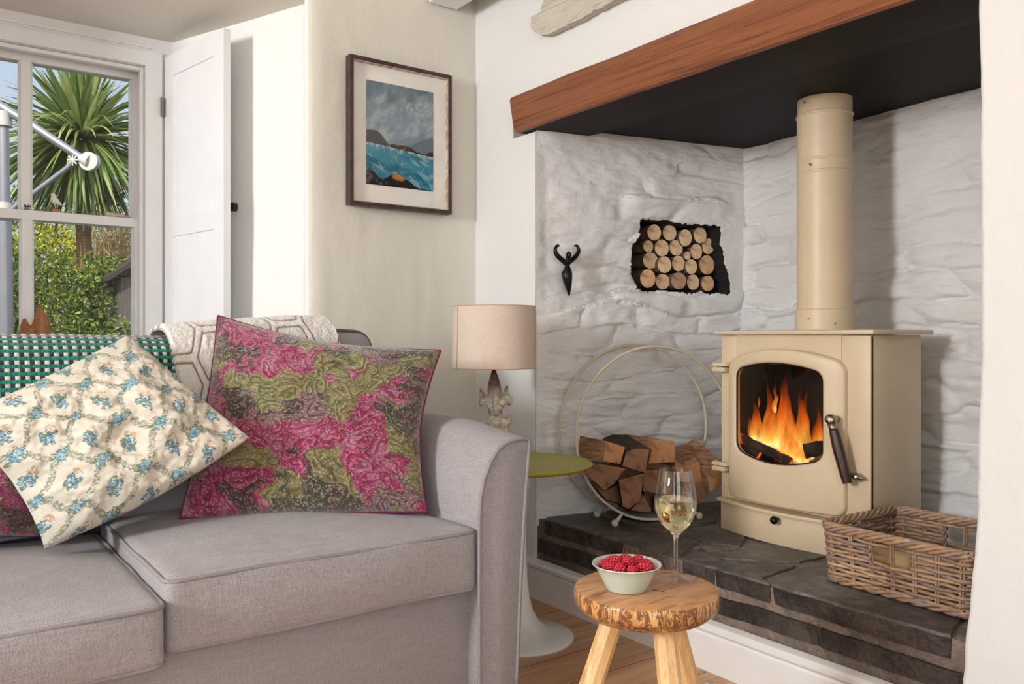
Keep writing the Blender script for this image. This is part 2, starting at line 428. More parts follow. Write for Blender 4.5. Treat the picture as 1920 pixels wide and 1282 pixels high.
# hearth
m_mortar = simple('hearth_mortar', (150, 132, 120), .9, c2=(112, 98, 90), ns=14, bump=(60, .8, .03))
def slate_mat():
    t = NT('dark_slate'); v = t.coord()
    n1 = t.noise(v, 5, 6, .65, .4); n2 = t.noise(t.coord(scale=(1, 1, 3)), 30, 5, .7)
    col = t.ramp(t.mix(.4, n1, n2), [(.3, (44, 39, 37)), (.48, (84, 79, 76)), (.6, (120, 114, 110)), (.72, (150, 136, 124))])
    return t.fin(col, .48, t.bump(t.mix(.4, n1, n2), .5, .03))
m_slate = slate_mat()
m_slate_edge = simple('slate_riven_edge', (34, 28, 26), .75, c2=(82, 70, 62), ns=9, bump=(35, .9, .03))
hearth = MB().box(1.81, 2.86, .80, 2.338, 0, HZ-.006).obj('hearth', m_mortar, loc=(2.2, 1.6, 0)); tag(hearth, 'raised slate hearth under the stove', kind='structure')
def slab(poly, th=.045, name='slate_slab', z=HZ, jit=.004):
    n = len(poly); pts = []
    for i in range(n):
        a, b = np.array(poly[i][:2]), np.array(poly[(i+1) % n][:2]); k = max(1, int(np.linalg.norm(b-a)/.03))
        for q in range(k):
            p = a+(b-a)*q/k; pts.append(p+np.array([random.uniform(-jit, jit), random.uniform(-jit, jit)]))
    c = np.mean(pts, 0); m = MB(); zj = random.uniform(0, .002)
    top = [(*(p+(c-p)*.012), z+zj) for p in pts]; mid = [(*p, z-.005) for p in pts]; bot = [(*(p+(c-p)*.01), z-th) for p in pts]
    N = len(pts); V = top+mid+bot; Fc = [list(range(N))]
    for i in range(N): j = (i+1) % N; Fc += [[i, N+i, N+j, j], [N+i, 2*N+i, 2*N+j, N+j]]
    fm = [0]+[0, 1]*N
    bm = bmesh.new(); bv = [bm.verts.new(v) for v in V]
    for f, q in zip(Fc, fm):
        bf = bm.faces.new([bv[i] for i in f]); bf.material_index = q
    bmesh.ops.recalc_face_normals(bm, faces=bm.faces)
    me = bpy.data.meshes.new(name); 
    for v in bm.verts: v.co -= Vector(wloc(hearth))
    bm.to_mesh(me); bm.free(); setmat(me, [m_slate, m_slate_edge]); return link(name, me, hearth)
Zp = lambda pts: [atZ(x, y, HZ)[:2] for x, y in pts]
slabs = [
 [(1020, 974), (1016, 966), (1060, 955), (1105, 954), (1155, 978), (1236, 994), (1308, 1018), (1272, 1043)],
 [(1120, 950), (1200, 935), (1330, 962), (1344, 978), (1246, 990), (1165, 974)],
 [(1250, 996), (1345, 984), (1400, 1000), (1388, 1024), (1335, 1019), (1312, 1012)],
 [(1280, 1047), (1312, 1026), (1352, 1050), (1492, 1060), (1428, 1084), (1412, 1104)],
 [(1325, 1036), (1390, 1030), (1470, 1010), (1560, 1040), (1498, 1053), (1356, 1046)],
 [(1430, 1108), (1436, 1090), (1500, 1066), (1560, 1050), (1680, 1085), (1808, 1150), (1776, 1194)],
 [(1410, 1000), (1400, 960), (1560, 950), (1700, 1000), (1690, 1080), (1575, 1043), (1475, 1004)],
 [(1720, 960), (1800, 970), (1815, 1140), (1700, 1086), (1706, 1010)],
]
for s_ in slabs:
    q = Zp(s_)
    q = [np.array((max(p[0], 1.803), min(max(p[1], .86), 2.325))) for p in q]
    slab(q, .05)
# front course lines: the top slabs' faces and a second row of slates below the mortar
def course(y0, y1, z0, z1, x=1.80, seed=0):
    n = int(abs(y1-y0)/.012); m = MB(); V = []; ys = np.linspace(y0, y1, n)
    for i, y in enumerate(ys):
        dz = .010*noise.noise((y*7, seed, 0)); dx = -.004+.004*noise.noise((y*25, seed, 4)); e = 1 if 0 < i < n-1 else .3
        V += [(1.84, y, z0), (x+dx+(1-e)*.01, y, z0+dz*.6), (x+dx*.5+.001*random.random()+(1-e)*.01, y, z1+dz), (1.84, y, z1+dz)]
    Fc = gridfaces(n, 4, wrap=True); o = obj('slate_slab', V, Fc, m_slate_edge, hearth)
    return o
for a, b, sd in ((2.325, 2.015, 1), (2.01, 1.645, 2), (1.64, 1.205, 3), (1.20, .855, 4)): course(a, b, .163, .208, seed=sd)
# pale pointing between the courses and ragged fill over the skirting
P = np.array([[(1.814+.004*noise.noise((y*40, z*60, 1))+.003*noise.noise((y*120, z*120, 1)), y, z) for z in np.linspace(.135, .272, 22)] for y in np.linspace(2.335, .845, 240)])
gridobj('mortar_joint', P, simple('pale_pointing', (178, 164, 152), .9, c2=(108, 94, 84), ns=7, bump=(70, .8, .02)), hearth, flip=True)

# ------------------------------------------------------------------ window
win = bpy.data.objects.new('window_1', None); COL.objects.link(win); win.location = (.35, 3.54, ZS); tag(win, 'white sash window behind the sofa', kind='structure')
m_glass = NT('window_glass')
_tr = m_glass.n('BsdfTransparent'); _gl = m_glass.n('BsdfGlossy'); _gl.inputs['Roughness'].default_value = .02; _fr = m_glass.n('Fresnel'); _fr.inputs[0].default_value = 1.35
_mx = m_glass.n('MixShader'); _tr.inputs[0].default_value = (1, 1, 1, 1)
m_glass.l(_fr.outputs[0], _mx.inputs[0]); m_glass.l(_tr.outputs[0], _mx.inputs[1]); m_glass.l(_gl.outputs[0], _mx.inputs[2]); m_glass.l(_mx.outputs[0], m_glass.out.inputs[0])
m_glass = m_glass.m
gx0, gm0, gm1, gx1 = -.012, .326, .373, .715
zr0, zr1 = 1.352, 1.387
def sash(name, y0, y1, z0, z1, gz0, gz1, tx0=XL, tx1=XR):
    m = MB()
    m.box(tx0+.003, gx0, y0, y1, z0, z1, bev=.002).box(gx1, tx1-.003, y0, y1, z0, z1, bev=.002).box(gm0+.007, gm1-.007, y0, y1, gz0, gz1)
    m.box(gx0-.001, gx1+.001, y0, y1, gz1, z1, bev=.002).box(gx0-.001, gx1+.001, y0, y1, z0, gz0, bev=.002)
    for a, b in ((gm0, gm0+.008), (gm1-.008, gm1), (gx0, gx0+.006), (gx1-.006, gx1)): m.box(a, b, (y0+y1)/2-.004, y1-.001, gz0, gz1)
    return m.obj(name, m_gloss, win)
up = sash('sash', 3.552, 3.59, zr0+.002, ZT-.002, zr1-.002, 1.945)
lo = sash('sash', 3.508, 3.546, ZS+.003, zr1, ZS+.07, zr0)
MB().box(gx0, gm0, 3.570, 3.573, zr1, 1.945).box(gm1, gx1, 3.570, 3.573, zr1, 1.945).obj('pane', m_glass, up)
MB().box(gx0, gm0, 3.526, 3.529, ZS+.07, zr0).box(gm1, gx1, 3.526, 3.529, ZS+.07, zr0).obj('pane', m_glass, lo)
MB().box(XR-.016, XR-.001, 3.475, 3.507, ZS, ZT-.001, bev=.003).box(XL+.001, XL+.016, 3.475, 3.507, ZS, ZT-.001, bev=.003).box(XL+.016, XR-.016, 3.475, 3.507, ZT-.017, ZT-.001, bev=.003).obj('staff_bead', m_gloss, win)
MB().box(-.46, .835, 3.30, 3.507, ZS-.03, ZS, bev=.006).obj('window_sill', m_gloss, win)
m_steel = simple('dull_steel', (150, 148, 145), .3, 1, c2=(120, 116, 112), bump=(60, .1, .002))
p = atY(47, 386, 3.52); MB().lathe([(.012, 0), (.012, .004), (.007, .006), (.007, .012), (.011, .014), (.011, .02), (0, .022)], (.351, 3.527, zr1), 16).obj('sash_latch', m_steel, win, smooth=30.0)

# shutter folded open against the reveal
sh = thing('window_shutter', (.808, 3.445, ZS+.01), 'white panelled wooden shutter folded open beside the window', 'shutter')
a = np.array((.812, 3.442)); b = np.array((.902, 2.985)); e = (b-a)/np.linalg.norm(b-a); W = np.linalg.norm(b-a); nn = np.array((-e[1], e[0])); nn = nn if nn[0] > 0 else -nn
R = np.array([[e[0], nn[0], 0], [e[1], nn[1], 0], [0, 0, 1]])
def shb(m, u0, u1, d0, d1, z0, z1, bev=.0015):
    c = a+e*(u0+u1)/2+nn*(d0+d1)/2; return m.obox((*c, (z0+z1)/2), abs(u1-u0)/2, abs(d1-d0)/2, (z1-z0)/2, R, 0, bev)
zb, zt = ZS+.012, 2.02
zm = atY(350, 440, 3.2)[2]-.01; st = .072
m = MB(); zm1 = 1.310; zm2 = 1.385
for u0, u1, z0, z1 in ((0, st, zb, zt), (W-st, W, zb, zt), (st, W-st, zt-.085, zt), (st, W-st, zb, zb+.09), (st, W-st, zm1, zm2)): shb(m, u0, u1, 0, .028, z0, z1)
m.obj('frame', m_gloss_cool, sh)
for z0, z1 in ((zm2, zt-.085), (zb+.09, zm1)): shb(MB(), st-.001, W-st+.001, .007, .022, z0, z1, 0).obj('panel', m_gloss_cool, sh)
m = MB(); zh = atY(300, 200, 3.44)[2]
m.box(.797, .806, 3.428, 3.446, zh-.037, zh+.037)
for k in range(5): m.tube([(.802, 3.430, zh-.036+.0146*k), (.802, 3.430, zh-.0235+.0146*k)], .0048, 8)
m.obj('hinge', m_steel, sh, smooth=30.0)
m_black = simple('black_iron', (22, 21, 22), .35, .6, c2=(36, 34, 34), bump=(40, .3, .004))
kp = np.array((*(b-e*.02+nn*.028), 1.39)); m = MB()
m.tube([kp, kp+np.array((*nn, 0))*.012, kp+np.array((*nn, 0))*.014, kp+np.array((*nn, 0))*.03, kp+np.array((*nn, 0))*.034], [.005, .005, .017, .017, .009], 14)
m.obj('knob', m_black, sh, smooth=30.0)

# ------------------------------------------------------------------ sofa
def sofa_mat():
    t = NT('grey_sofa_weave'); v = t.coord()
    slub = t.noise(t.coord(scale=(6, 6, 120)), 3, 3, .6); slub2 = t.noise(t.coord(scale=(220, 220, 30)), 1.5, 2)
    fine = t.noise(v, 420, 2)
    f = t.mix(.5, t.mix(.5, slub, slub2), fine)
    c = t.ramp(f, [(.32, (138, 133, 136)), (.5, (163, 158, 161)), (.68, (184, 179, 181))])
    return t.fin(c, .85, t.bump(f, .8, .004), spec=.15, Sheen_Weight=.15)
m_sofa = sofa_mat()
m_pipe = simple('sofa_piping', (152, 147, 149), .85, c2=(138, 133, 135), ns=200, spec=.1)
SX0, SX1 = -.33, 1.104
sofa = thing('sofa', (.4, 2.1, 0), 'grey woven fabric sofa with piped loose seat cushions and flared arms', 'sofa')
m = MB(); m.box(SX0-.01, SX1+.01, 1.70, 2.60, .04, .31, bev=.012); m.obj('base', m_sofa, sofa, smooth=30.0)
arm_prof = [(1.104, .05), (1.104, .30), (1.104, .48), (1.108, .535), (1.119, .58), (1.138, .62), (1.163, .65), (1.195, .664), (1.235, .668), (1.253, .664), (1.254, .65), (1.248, .59), (1.238, .48), (1.226, .30), (1.214, .05)]
def arm(mir, name='arm'):
    n = 40; V = []
    ysl = np.concatenate([[1.652, 1.655, 1.662], np.linspace(1.68, 2.6, n-5), [2.612, 2.616]])
    for i, y in enumerate(ysl):
        t = (y-1.65); lift = .028*min(1, t/.25)*1.0; puff = .004*math.sin(t*9)
        ins = .006 if y < 1.653 else (.002 if y < 1.657 else 0)
        for (x, z) in arm_prof:
            cx = 1.18; x_ = x+(ins if x < cx else -ins)*(1 if z < .66 else .3); z_ = z-ins*(z > .6)
            z_ = z_+lift*ss(.5, .66, np.float64(z)); x_ += puff*.4*ss(.4, .66, np.float64(z))
            V.append((x_ if not mir else SX0+SX1-x_, y, z_))
    K = len(arm_prof); Fc = gridfaces(len(ysl), K, wrap=True); Fc += [list(range(K)), [(len(ysl)-1)*K+k for k in range(K)][::-1]]
    o = obj(name, V, Fc, m_sofa, sofa, smooth=50.0)
    if not mir:
        # horizontal piping round the front panel
        m = MB(); pts = [(x-.001, 1.651, z+.0005) for x, z in arm_prof]
        P = [np.array(p) for p in pts]; fine = []
        for i in range(len(P)-1):
            for q in range(5): fine.append(P[i]+(P[i+1]-P[i])*q/5)
        fine.append(P[-1]); m.tube(fine, .0048, 8); m.obj('piping', m_pipe, o, smooth=True)
    return o
arm(False); arm(True)
def rbox(x0, x1, y0, y1, z0, z1, name, parent, mat, r=.05, crown=.02, bulge=.012, seed=0, n=40, fz=None):
    """soft box cushion: superellipse-rounded with crown"""
    bm = bmesh.new(); bmesh.ops.create_cube(bm, size=2); bmesh.ops.subdivide_edges(bm, edges=bm.edges[:], cuts=n, use_grid_fill=True)
    hx, hy, hz = (x1-x0)/2, (y1-y0)/2, (z1-z0)/2; org = wloc(parent)
    for v in bm.verts:
        p = np.array(v.co); q = p*np.array([hx, hy, hz]); inner = np.clip(q, -np.array([hx, hy, hz])+r, np.array([hx, hy, hz])-r)
        d = q-inner; L = np.linalg.norm(d); q = inner+(d/L*min(r, L) if L > 1e-9 else 0)
        ux, uy, uz = q[0]/hx, q[1]/hy, q[2]/hz
        q[2] += np.sign(uz)*crown*(1-ux*ux)*(1-uy*uy)*abs(uz)
        q[1] += np.sign(uy)*bulge*(1-ux*ux)*(1-uz*uz)*(abs(uy) > .8)
        q[2] += .005*noise.noise((q[0]*5+seed, q[1]*5, uz)); q[1] += .004*noise.noise((q[0]*6, seed, q[2]*9))
        w_ = q+np.array([(x0+x1)/2, (y0+y1)/2, (z0+z1)/2])
        if fz: w_ = fz(w_)
        v.co = Vector(w_-org)
    me = bpy.data.meshes.new(name); bm.to_mesh(me); bm.free(); setmat(me, mat); me.polygons.foreach_set('use_smooth', [True]*len(me.polygons))
    return link(name, me, parent)
def pipe_loop(x0, x1, y0, y1, z, rc, parent, r=.0048, crown=0, seed=0, fz=None, bul=0):
    pts = []
    for cx, cy, a0 in ((x1-rc, y1-rc, 0), (x0+rc, y1-rc, 90), (x0+rc, y0+rc, 180), (x1-rc, y0+rc, 270)):
        for k in range(7):
            a = math.radians(a0+k*15); pts.append(np.array([cx+rc*math.cos(a), cy+rc*math.sin(a), z]))
    fine = []
    for i in range(len(pts)):
        a, b = pts[i], pts[(i+1) % len(pts)]; k = max(1, int(np.linalg.norm(b-a)/.03))
        for q in range(k):
            p = a+(b-a)*q/k; u = (p[0]-(x0+x1)/2)/((x1-x0)/2); p = p.copy()
            if p[1] < y0+.01: p[1] -= bul*(1-u*u)*.4
            p[2] += .0035*noise.noise((p[0]*8+seed, p[1]*8, z*5)); fine.append(fz(p) if fz else p)
    return MB().tube(fine, r, 8, closed=True).obj('piping', m_pipe, parent, smooth=True)
# seat cushions
def seat(x0, x1, y0, zb, zt, seed):
    o = rbox(x0, x1, y0, 2.33, zb, zt, 'seat_cushion', sofa, m_sofa, r=.016, crown=.024, bulge=.014, seed=seed)
    pipe_loop(x0+.001, x1-.001, y0+.002, 2.328, zt-.008, .022, o, seed=seed, bul=.0)
    pipe_loop(x0+.001, x1-.001, y0+.002, 2.328, zb+.008, .022, o, seed=seed+4, bul=.0)
seat(.392, 1.100, 1.655, .313, .462, 2)
seat(SX0, .386, 1.625, .302, .425, 8)
# back: frame behind, two loose back cushions
MB().box(SX0-.02, 1.16, 2.50, 2.62, .2, .86, bev=.03).obj('back_frame', m_sofa, sofa, smooth=30.0)
def backfz(p):
    p = p.copy(); p[1] += .16*(p[2]-.45)-.02; return p
BT = .935
def sag(x): return .035*np.clip((.92-x)/.5, 0, 1)
def backc(x0, x1, seed, BT=BT):
    fx = lambda p: backfz(np.array([p[0], p[1], p[2]-(sag(p[0])*(p[2]-.45)/.48 if seed == 1 else 0)]))
    o = rbox(x0, x1, 2.29, 2.43, .45, BT, 'back_cushion', sofa, m_sofa, r=.045, crown=.012, bulge=.05, seed=seed, fz=fx)
    # piping outlines the front face
    pts = []; rc = .05
    for cx, cz, a0 in ((x1-rc, BT-rc, 0), (x0+rc, BT-rc, 90), (x0+rc, .45+rc, 180), (x1-rc, .45+rc, 270)):
        for k in range(7):
            a = math.radians(a0+k*15); pts.append(np.array([cx+rc*math.cos(a), 2.325, cz+rc*math.sin(a)]))
    fine = []
    for i in range(len(pts)):
        a, b = pts[i], pts[(i+1) % len(pts)]; k = max(1, int(np.linalg.norm(b-a)/.03))
        for q in range(k):
            p = a+(b-a)*q/k; ux = (p[0]-(x0+x1)/2)/((x1-x0)/2); p[2] += .012*(1-ux*ux)*(1 if p[2] > .7 else -1); fine.append(fx(p))
    MB().tube(fine, .0052, 8, closed=True).obj('piping', simple('dark_piping', (112, 104, 102), .85, c2=(96, 90, 90), ns=200, spec=.1) if seed == 1 else m_pipe, o, smooth=True)
backc(.392, 1.175, 1); backc(SX0+.005, .386, 5, .880)

# throws drape over the back: (s along the drape, x across)
def back_path(s, off, BT=BT):
    """s=0 at the ridge, positive down the front, negative down the rear"""
    zr = BT+.022+off; r = .075
    if s >= 0:
        if s < r*1.57: a = s/r; y, z = 2.352-math.sin(a)*(r+off), zr-r+math.cos(a)*r
        else: y, z = 2.352-r-off-.055*math.sin(min(1, (s-r*1.57)/.40)*math.pi*.55), zr-r-(s-r*1.57)
    else:
        s = -s
        if s < r*1.57: a = s/r; y, z = 2.352+math.sin(a)*(r+off)+.06*a, zr-r+math.cos(a)*r
        else: y, z = 2.352+r+off+.06*1.57, zr-r-(s-r*1.57)
    return y+.16*(z-.45)-.02, z
def throw(name, loc, xf, s0, s1, nu, nv, off, colf, mat, th=.008, BT=BT, zadj=None, dispf=None, label=None, cat='throw'):
    S, X = np.meshgrid(np.linspace(s0, s1, nu), np.linspace(0, 1, nv), indexing='ij')
    P = np.zeros((nu, nv, 3)); UU = np.zeros((nu, nv, 2))
    for i in range(nu):
        y, z = back_path(S[i, 0], off, BT)
        xs = xf(S[i, 0], X[i]); P[i, :, 0] = xs; P[i, :, 1] = y; P[i, :, 2] = z-(zadj(xs) if zadj else 0)
        UU[i, :, 0] = S[i]; UU[i, :, 1] = xs
    T1 = np.gradient(P, axis=0); T2 = np.gradient(P, axis=1); N = np.cross(T1, T2); N /= np.linalg.norm(N, axis=2, keepdims=True)+1e-9
    if N[nu//2, nv//2, 1] > 0: N = -N
    w = .010*(fbm(UU[..., 0]*4+3, UU[..., 1]*5+7)-.3)
    c, d = colf(UU[..., 0], UU[..., 1]-xf(0, np.zeros(1))[0], X)
    edge = np.minimum(ss(0, .012, X), ss(0, .012, 1-X))
    P1 = P+N*(w+th*edge+d)[..., None]; P2 = P+N*(w*.8-.002)[..., None]
    n = nu*nv; V = np.concatenate([P1.reshape(-1, 3), P2.reshape(-1, 3)]); Fc = gridfaces(nu, nv)+gridfaces(nu, nv, n, flip=True)
    for i in range(nu-1): Fc += [[i*nv, (i+1)*nv, n+(i+1)*nv, n+i*nv], [i*nv+nv-1, n+i*nv+nv-1, n+(i+1)*nv+nv-1, (i+1)*nv+nv-1]]
    for j in range(nv-1): Fc += [[j, n+j, n+j+1, j+1], [(nu-1)*nv+j, (nu-1)*nv+j+1, n+(nu-1)*nv+j+1, n+(nu-1)*nv+j]]
    C = np.concatenate([c.reshape(-1, 3)]*2)
    o = obj(name, V, Fc, mat, loc=loc, smooth=True, colors=C); tag(o, label, cat); return o
def tintmat(name, rough=.9, bs=.3, bsc=300, sheen=.3, spec=.1):
    t = NT(name); at = t.n('Attribute', attribute_name='tint'); n = t.noise(t.coord(), bsc, 3)
    c = t.mix(.25, at.outputs['Color'], t.ramp(n, [(.3, (70, 70, 70)), (.7, (255, 255, 255))]), 'MULTIPLY')
    return t.fin(c, rough, t.bump(n, bs, .003), spec=spec, Sheen_Weight=sheen)
m_green = tintmat('woven_green_wool', bsc=500, bs=.5)
def greenf(s, x, X):
    k = .0092; a = s/k; b = x/(k*1.15); ia = np.floor(a).astype(int); ib = np.floor(b+.5*(ia % 2)).astype(int)
    fa = a-ia-.5; fb = b+.5*(ia % 2)-ib-.5
    rnd = _tab[ia % 256, ib % 256]
    on = np.clip(1.15-np.maximum(abs(fa)*2.1, abs(fb)*2.0), 0, 1)
    c = np.ones(s.shape+(3,))*L3((44, 42, 44))
    base = np.where((ia % 2)[..., None] == 0, L3((30, 132, 112)), np.where((ib % 2)[..., None] == 0, L3((214, 214, 208)), L3((52, 52, 56))))
    pale = (s < .035)[..., None]  # ridge paler: a cream section, plus light from above put into the colour
    base = np.where(pale & ((ia % 2)[..., None] == 0), L3((150, 150, 148)), base)
    base = base*(.8+.4*rnd[..., None])
    c = c*(1-np.clip(on*3, 0, 1)[..., None])+base*np.clip(on*3, 0, 1)[..., None]
    return c, .003*np.sqrt(on)
throw('green_throw', (.1, 2.45, .9), lambda s, t: -.32+t*(.975+.04*min(max(s, 0), .4)), -.12, .40, 330, 640, .004, greenf, m_green, th=.004, BT=.893,
      label='teal and grey basket-weave wool throw over the left of the sofa back')
m_hex = tintmat('cream_boucle_wool', bsc=260, bs=.9, sheen=.5)
def hexf(s, x, X):
    a = (x+.03)/.105; b = (s+.02)/.150; q = np.floor(a).astype(int); r0 = .5*(q % 2)
    # elongated hexagon lattice via nearest centres
    d1 = np.full(s.shape, 9.); d2 = d1.copy()
    for i in (-1, 0, 1):
        qi = q+i
        for j in (-1, 0, 1):
            r = np.floor(b-.5*(qi % 2)).astype(int)+j
            d = np.hypot((a-(qi+.5))*1.0, (b-(r+.5+.5*(qi % 2)))*1.0)
            n1 = d < d1; d2 = np.where(n1, d1, np.minimum(d2, d)); d1 = np.where(n1, d, d1)
    e = d2-d1
    line = np.exp(-((e-.16)/.042)**2)
    f = fbm(s*200, x*200, 2)
    c = np.ones(s.shape+(3,))*L3((242, 238, 232)); c = mixc(c, L3((214, 207, 199)), f*.5); c = mixc(c, L3((126, 98, 84)), np.clip(line*1.0, 0, 1))
    return c, .0035*(f-.3)-.002*line+.0035*fbm(s*60, x*60, 2)
throw('hexagon_throw', (.85, 2.45, .95), lambda s, t: (.555+.10*min(max(s, -.05), .4))+t*(.475+.00*s+.02*max(s, 0)), -.30, .42, 300, 260, .012, hexf, m_hex, th=.012, zadj=sag,
      label='cream bouclé throw with brown hexagon outlines over the right of the sofa back')

# ------------------------------------------------------------------ scatter cushions
def cushion(name, cor, T, colf, mat, back, label, pull=.05, nf=300, pipe=None, flop=None, center_n=None, wr=.006, ncut=.5):
    """cor: world corners top-left, top-right, bottom-right, bottom-left (seen from the front)"""
    c = [np.array(p, float) for p in cor]; ctr = sum(c)/4
    nrm = np.cross(c[1]-c[0], c[3]-c[0]); nrm /= np.linalg.norm(nrm)
    if np.dot(nrm, ctr-CAM) > 0: nrm = -nrm
    def surf(n, side):
        u, v = np.meshgrid(np.linspace(-1, 1, n), np.linspace(-1, 1, n), indexing='ij')
        pw = 1.6; fu = u*(1-np.where(u < 0, pl4[0], pl4[1])*(1-np.abs(v)**pw)*np.abs(u)**.5); fv = v*(1-np.where(v < 0, pl4[2], pl4[3])*(1-np.abs(u)**pw)*np.abs(v)**.5)
        a = (fu+1)/2; b = (fv+1)/2
        P = (1-a)[..., None]*((1-b)[..., None]*c[0]+b[..., None]*c[3])+a[..., None]*((1-b)[..., None]*c[1]+b[..., None]*c[2])
        h = T*((1-np.abs(u)**2.4)*(1-np.abs(v)**2.4))**ncut
        wrk = (fbm(u*2.3+5, v*2.3+label_seed, 4)-.5)*2
        edge = (1-np.abs(u)**6)*(1-np.abs(v)**6)
        # gathers run towards the corners
        ang = fbm((u-v)*5+11, (u+v)*1.2, 3)-.5
        h = h+side*wrk*wr*3*edge+wr*1.4*ang*edge
        P = P+nrm*(side*h)[..., None]
        if flop is not None: P = flop(P, u, v)
        col, d = colf(u, v)
        if side > 0: P = P+nrm*(d*edge)[..., None]
        return P, col
    label_seed = len(label)*1.7; pl4 = pull if isinstance(pull, tuple) else (pull,)*4
    P1, C1 = surf(nf, 1); P2, C2 = surf(70, -1)
    if back is not None: C2 = np.ones(C2.shape)*L3(back)
    V = np.concatenate([P1.reshape(-1, 3), P2.reshape(-1, 3)])
    Fc = gridfaces(nf, nf)+gridfaces(70, 70, nf*nf, flip=True)
    o = obj(name, V, Fc, mat, smooth=True, colors=np.concatenate([C1.reshape(-1, 3), C2.reshape(-1, 3)]))
    tag(o, label, 'cushion')
    if pipe:
        ring = list(P1[:, 0])+list(P1[-1, 1:])+list(P1[-2::-1, -1])+list(P1[0, -2:0:-1])
        MB().tube(ring[::3], .0035, 8, closed=True).obj('piping', pipe, o, smooth=True)
    return o

def blob(x, y, cx, cy, r, sc=60, wob=.5):
    return np.clip(1.6-np.hypot(x-cx, y-cy)/r-wob*(fbm(x*sc, y*sc, 2)-.5)*2.2, 0, 1)
def floral(u, v):
    # pattern runs diagonally across the cushion cloth, units are metres
    a = u*.25; b = v*.25; x = (a+b)/math.sqrt(2)*1.0; y = (b-a)/math.sqrt(2)
    x = x+.004*np.sin(y*60); y = y+.004*np.sin(x*55)
    k = .098; X = x/k; Y = y/k*.8
    fx = (X-np.floor(X)-.5); fy = (Y-np.floor(Y)-.5)
    c = np.ones(u.shape+(3,))*L3((226, 218, 203))
    c = mixc(c, L3((210, 200, 182)), .5*fbm(x*90, y*90, 3))
    n1 = fbm(x*330, y*330, 2); n2 = fbm(x*250+50, y*250+9, 2); n3 = fbm(x*420+70, y*420, 2)
    w1 = .06*np.sin(Y*2*math.pi); w2 = .06*np.sin(X*2*math.pi)
    gx = np.abs(np.abs(fx)-.5+w1*0)+0; ex = np.abs(((X+.5+w1) % 1)-.5); ey = np.abs(((Y+.5+w2) % 1)-.5)
    dx = np.minimum(ex, 1-ex); dx = np.abs(((X+w1+.5) % 1)-.5); dy = np.abs(((Y+w2+.5) % 1)-.5)
    # distance from lattice lines X=int, Y=int
    lx = .5-np.abs(fx+w1*.6); lx = np.abs(lx); ly = np.abs(.5-np.abs(fy+w2*.6))
    rope = np.clip(1-np.minimum(lx, ly)/.085, 0, 1)
    c = mixc(c, L3((182, 160, 138)), (rope > .30)*(n1 > .50)*.8)
    c = mixc(c, L3((142, 150, 112)), (rope > .02)*(n2 > .60)*.85)
    c = mixc(c, L3((112, 146, 156)), (rope > .10)*(n3 > .63)*.8)
    w3 = .30*(fbm(x*60+3, y*60, 2)-.5); w4 = .30*(fbm(x*60+30, y*60+7, 2)-.5)
    r1 = np.hypot(.5-np.abs(fx)+w3*.6, .5-np.abs(fy)+w4*.6)
    c = mixc(c, L3((118, 132, 92)), (r1 < .21)*(n2 > .50)*.9)
    c = mixc(c, L3((88, 138, 164)), (r1 < .15)*(n3 > .46))
    c = mixc(c, L3((150, 188, 204)), (r1 < .12)*(n1 > .58))
    st = np.abs(fx*.9+.10*np.sin(fy*9)); 
    c = mixc(c, L3((184, 148, 118)), (np.hypot(fx*1.2, fy+.10) < .20)*(n2 > .50)*.8)
    for (qx, qy, qr) in ((0, -.02, .075), (-.11, .07, .06), (.10, .06, .065), (.02, .15, .05), (-.07, -.10, .05), (.13, -.08, .045), (-.17, -.03, .04), (.19, .14, .035)):
        r2 = np.hypot(fx-qx+w3*.35, fy-qy+w4*.35)
        c = mixc(c, L3((126, 140, 96)), (r2 < qr*1.45)*(n2 > .47)*.85)
        c = mixc(c, L3((78, 126, 162)), (r2 < qr)*(n3 > .40))
        c = mixc(c, L3((146, 186, 206)), (r2 < qr*.75)*(n1 > .56))
    return c, .0*u
m_floral = tintmat('printed_cream_cotton', bsc=700, bs=.15, sheen=.05)
m_velvet = tintmat('cut_velvet', bsc=420, bs=.6, sheen=.6)
def velvet(seed):
    def f(u, v):
        x = u*3.0+seed; y = v*3.0+seed*.7
        wx = x+.55*(fbm(x*1.3, y*1.3+5)-.5)*2; wy = y+.55*(fbm(x*1.3+20, y*1.3)-.5)*2
        hue = fbm(wx*.95+3, wy*.95+9, 2); g = fbm(wx*1.15+30, wy*1.15+60, 2)
        # scrolled pile ridges
        f1, f2, idc = worley(wx, wy, .60, .58, 17)
        sp = np.sin(f1*19+4*fbm(wx*2, wy*2, 2)+idc*6); dark = ss(.25, .95, sp)
        fine = fbm(x*34, y*34, 2); fine2 = fbm(x*60+9, y*60, 1)
        c = np.ones(u.shape+(3,))*L3((128, 98, 98))
        mg = ss(.30, .39, hue); c = mixc(c, L3((170, 34, 96)), mg*.92)
        c = mixc(c, L3((188, 104, 144)), mg*ss(.5, .7, fbm(x*3+7, y*3))*.75)
        gr = ss(.57, .64, g); c = mixc(c, L3((128, 136, 66)), gr*.85)
        dk = ss(.59, .67, fbm(wx*1.1+80, wy*1.1+33, 2)); c = mixc(c, L3((62, 60, 44)), dk*.9)
        c = mixc(c, L3((84, 22, 50)), dark*mg*.6*(1-gr)); c = mixc(c, L3((52, 58, 34)), dark*gr*.55)
        c = mixc(c, L3((62, 46, 44)), dark*(1-mg)*(1-gr)*.8)
        c = mixc(c, L3((196, 180, 172)), (fine > .60)*.55*(1-dark)); c = mixc(c, c.mean(axis=(0, 1))*.35, (fine2 > .62)*.35)
        return c, .0035*(sp*.5+.5)*(mg+gr).clip(0, 1)+.0012*fine
    return f
m_pinkpipe = simple('magenta_piping', (132, 24, 74), .8, c2=(92, 20, 52), ns=120)
m_navypipe = simple('navy_piping', (44, 54, 84), .8)
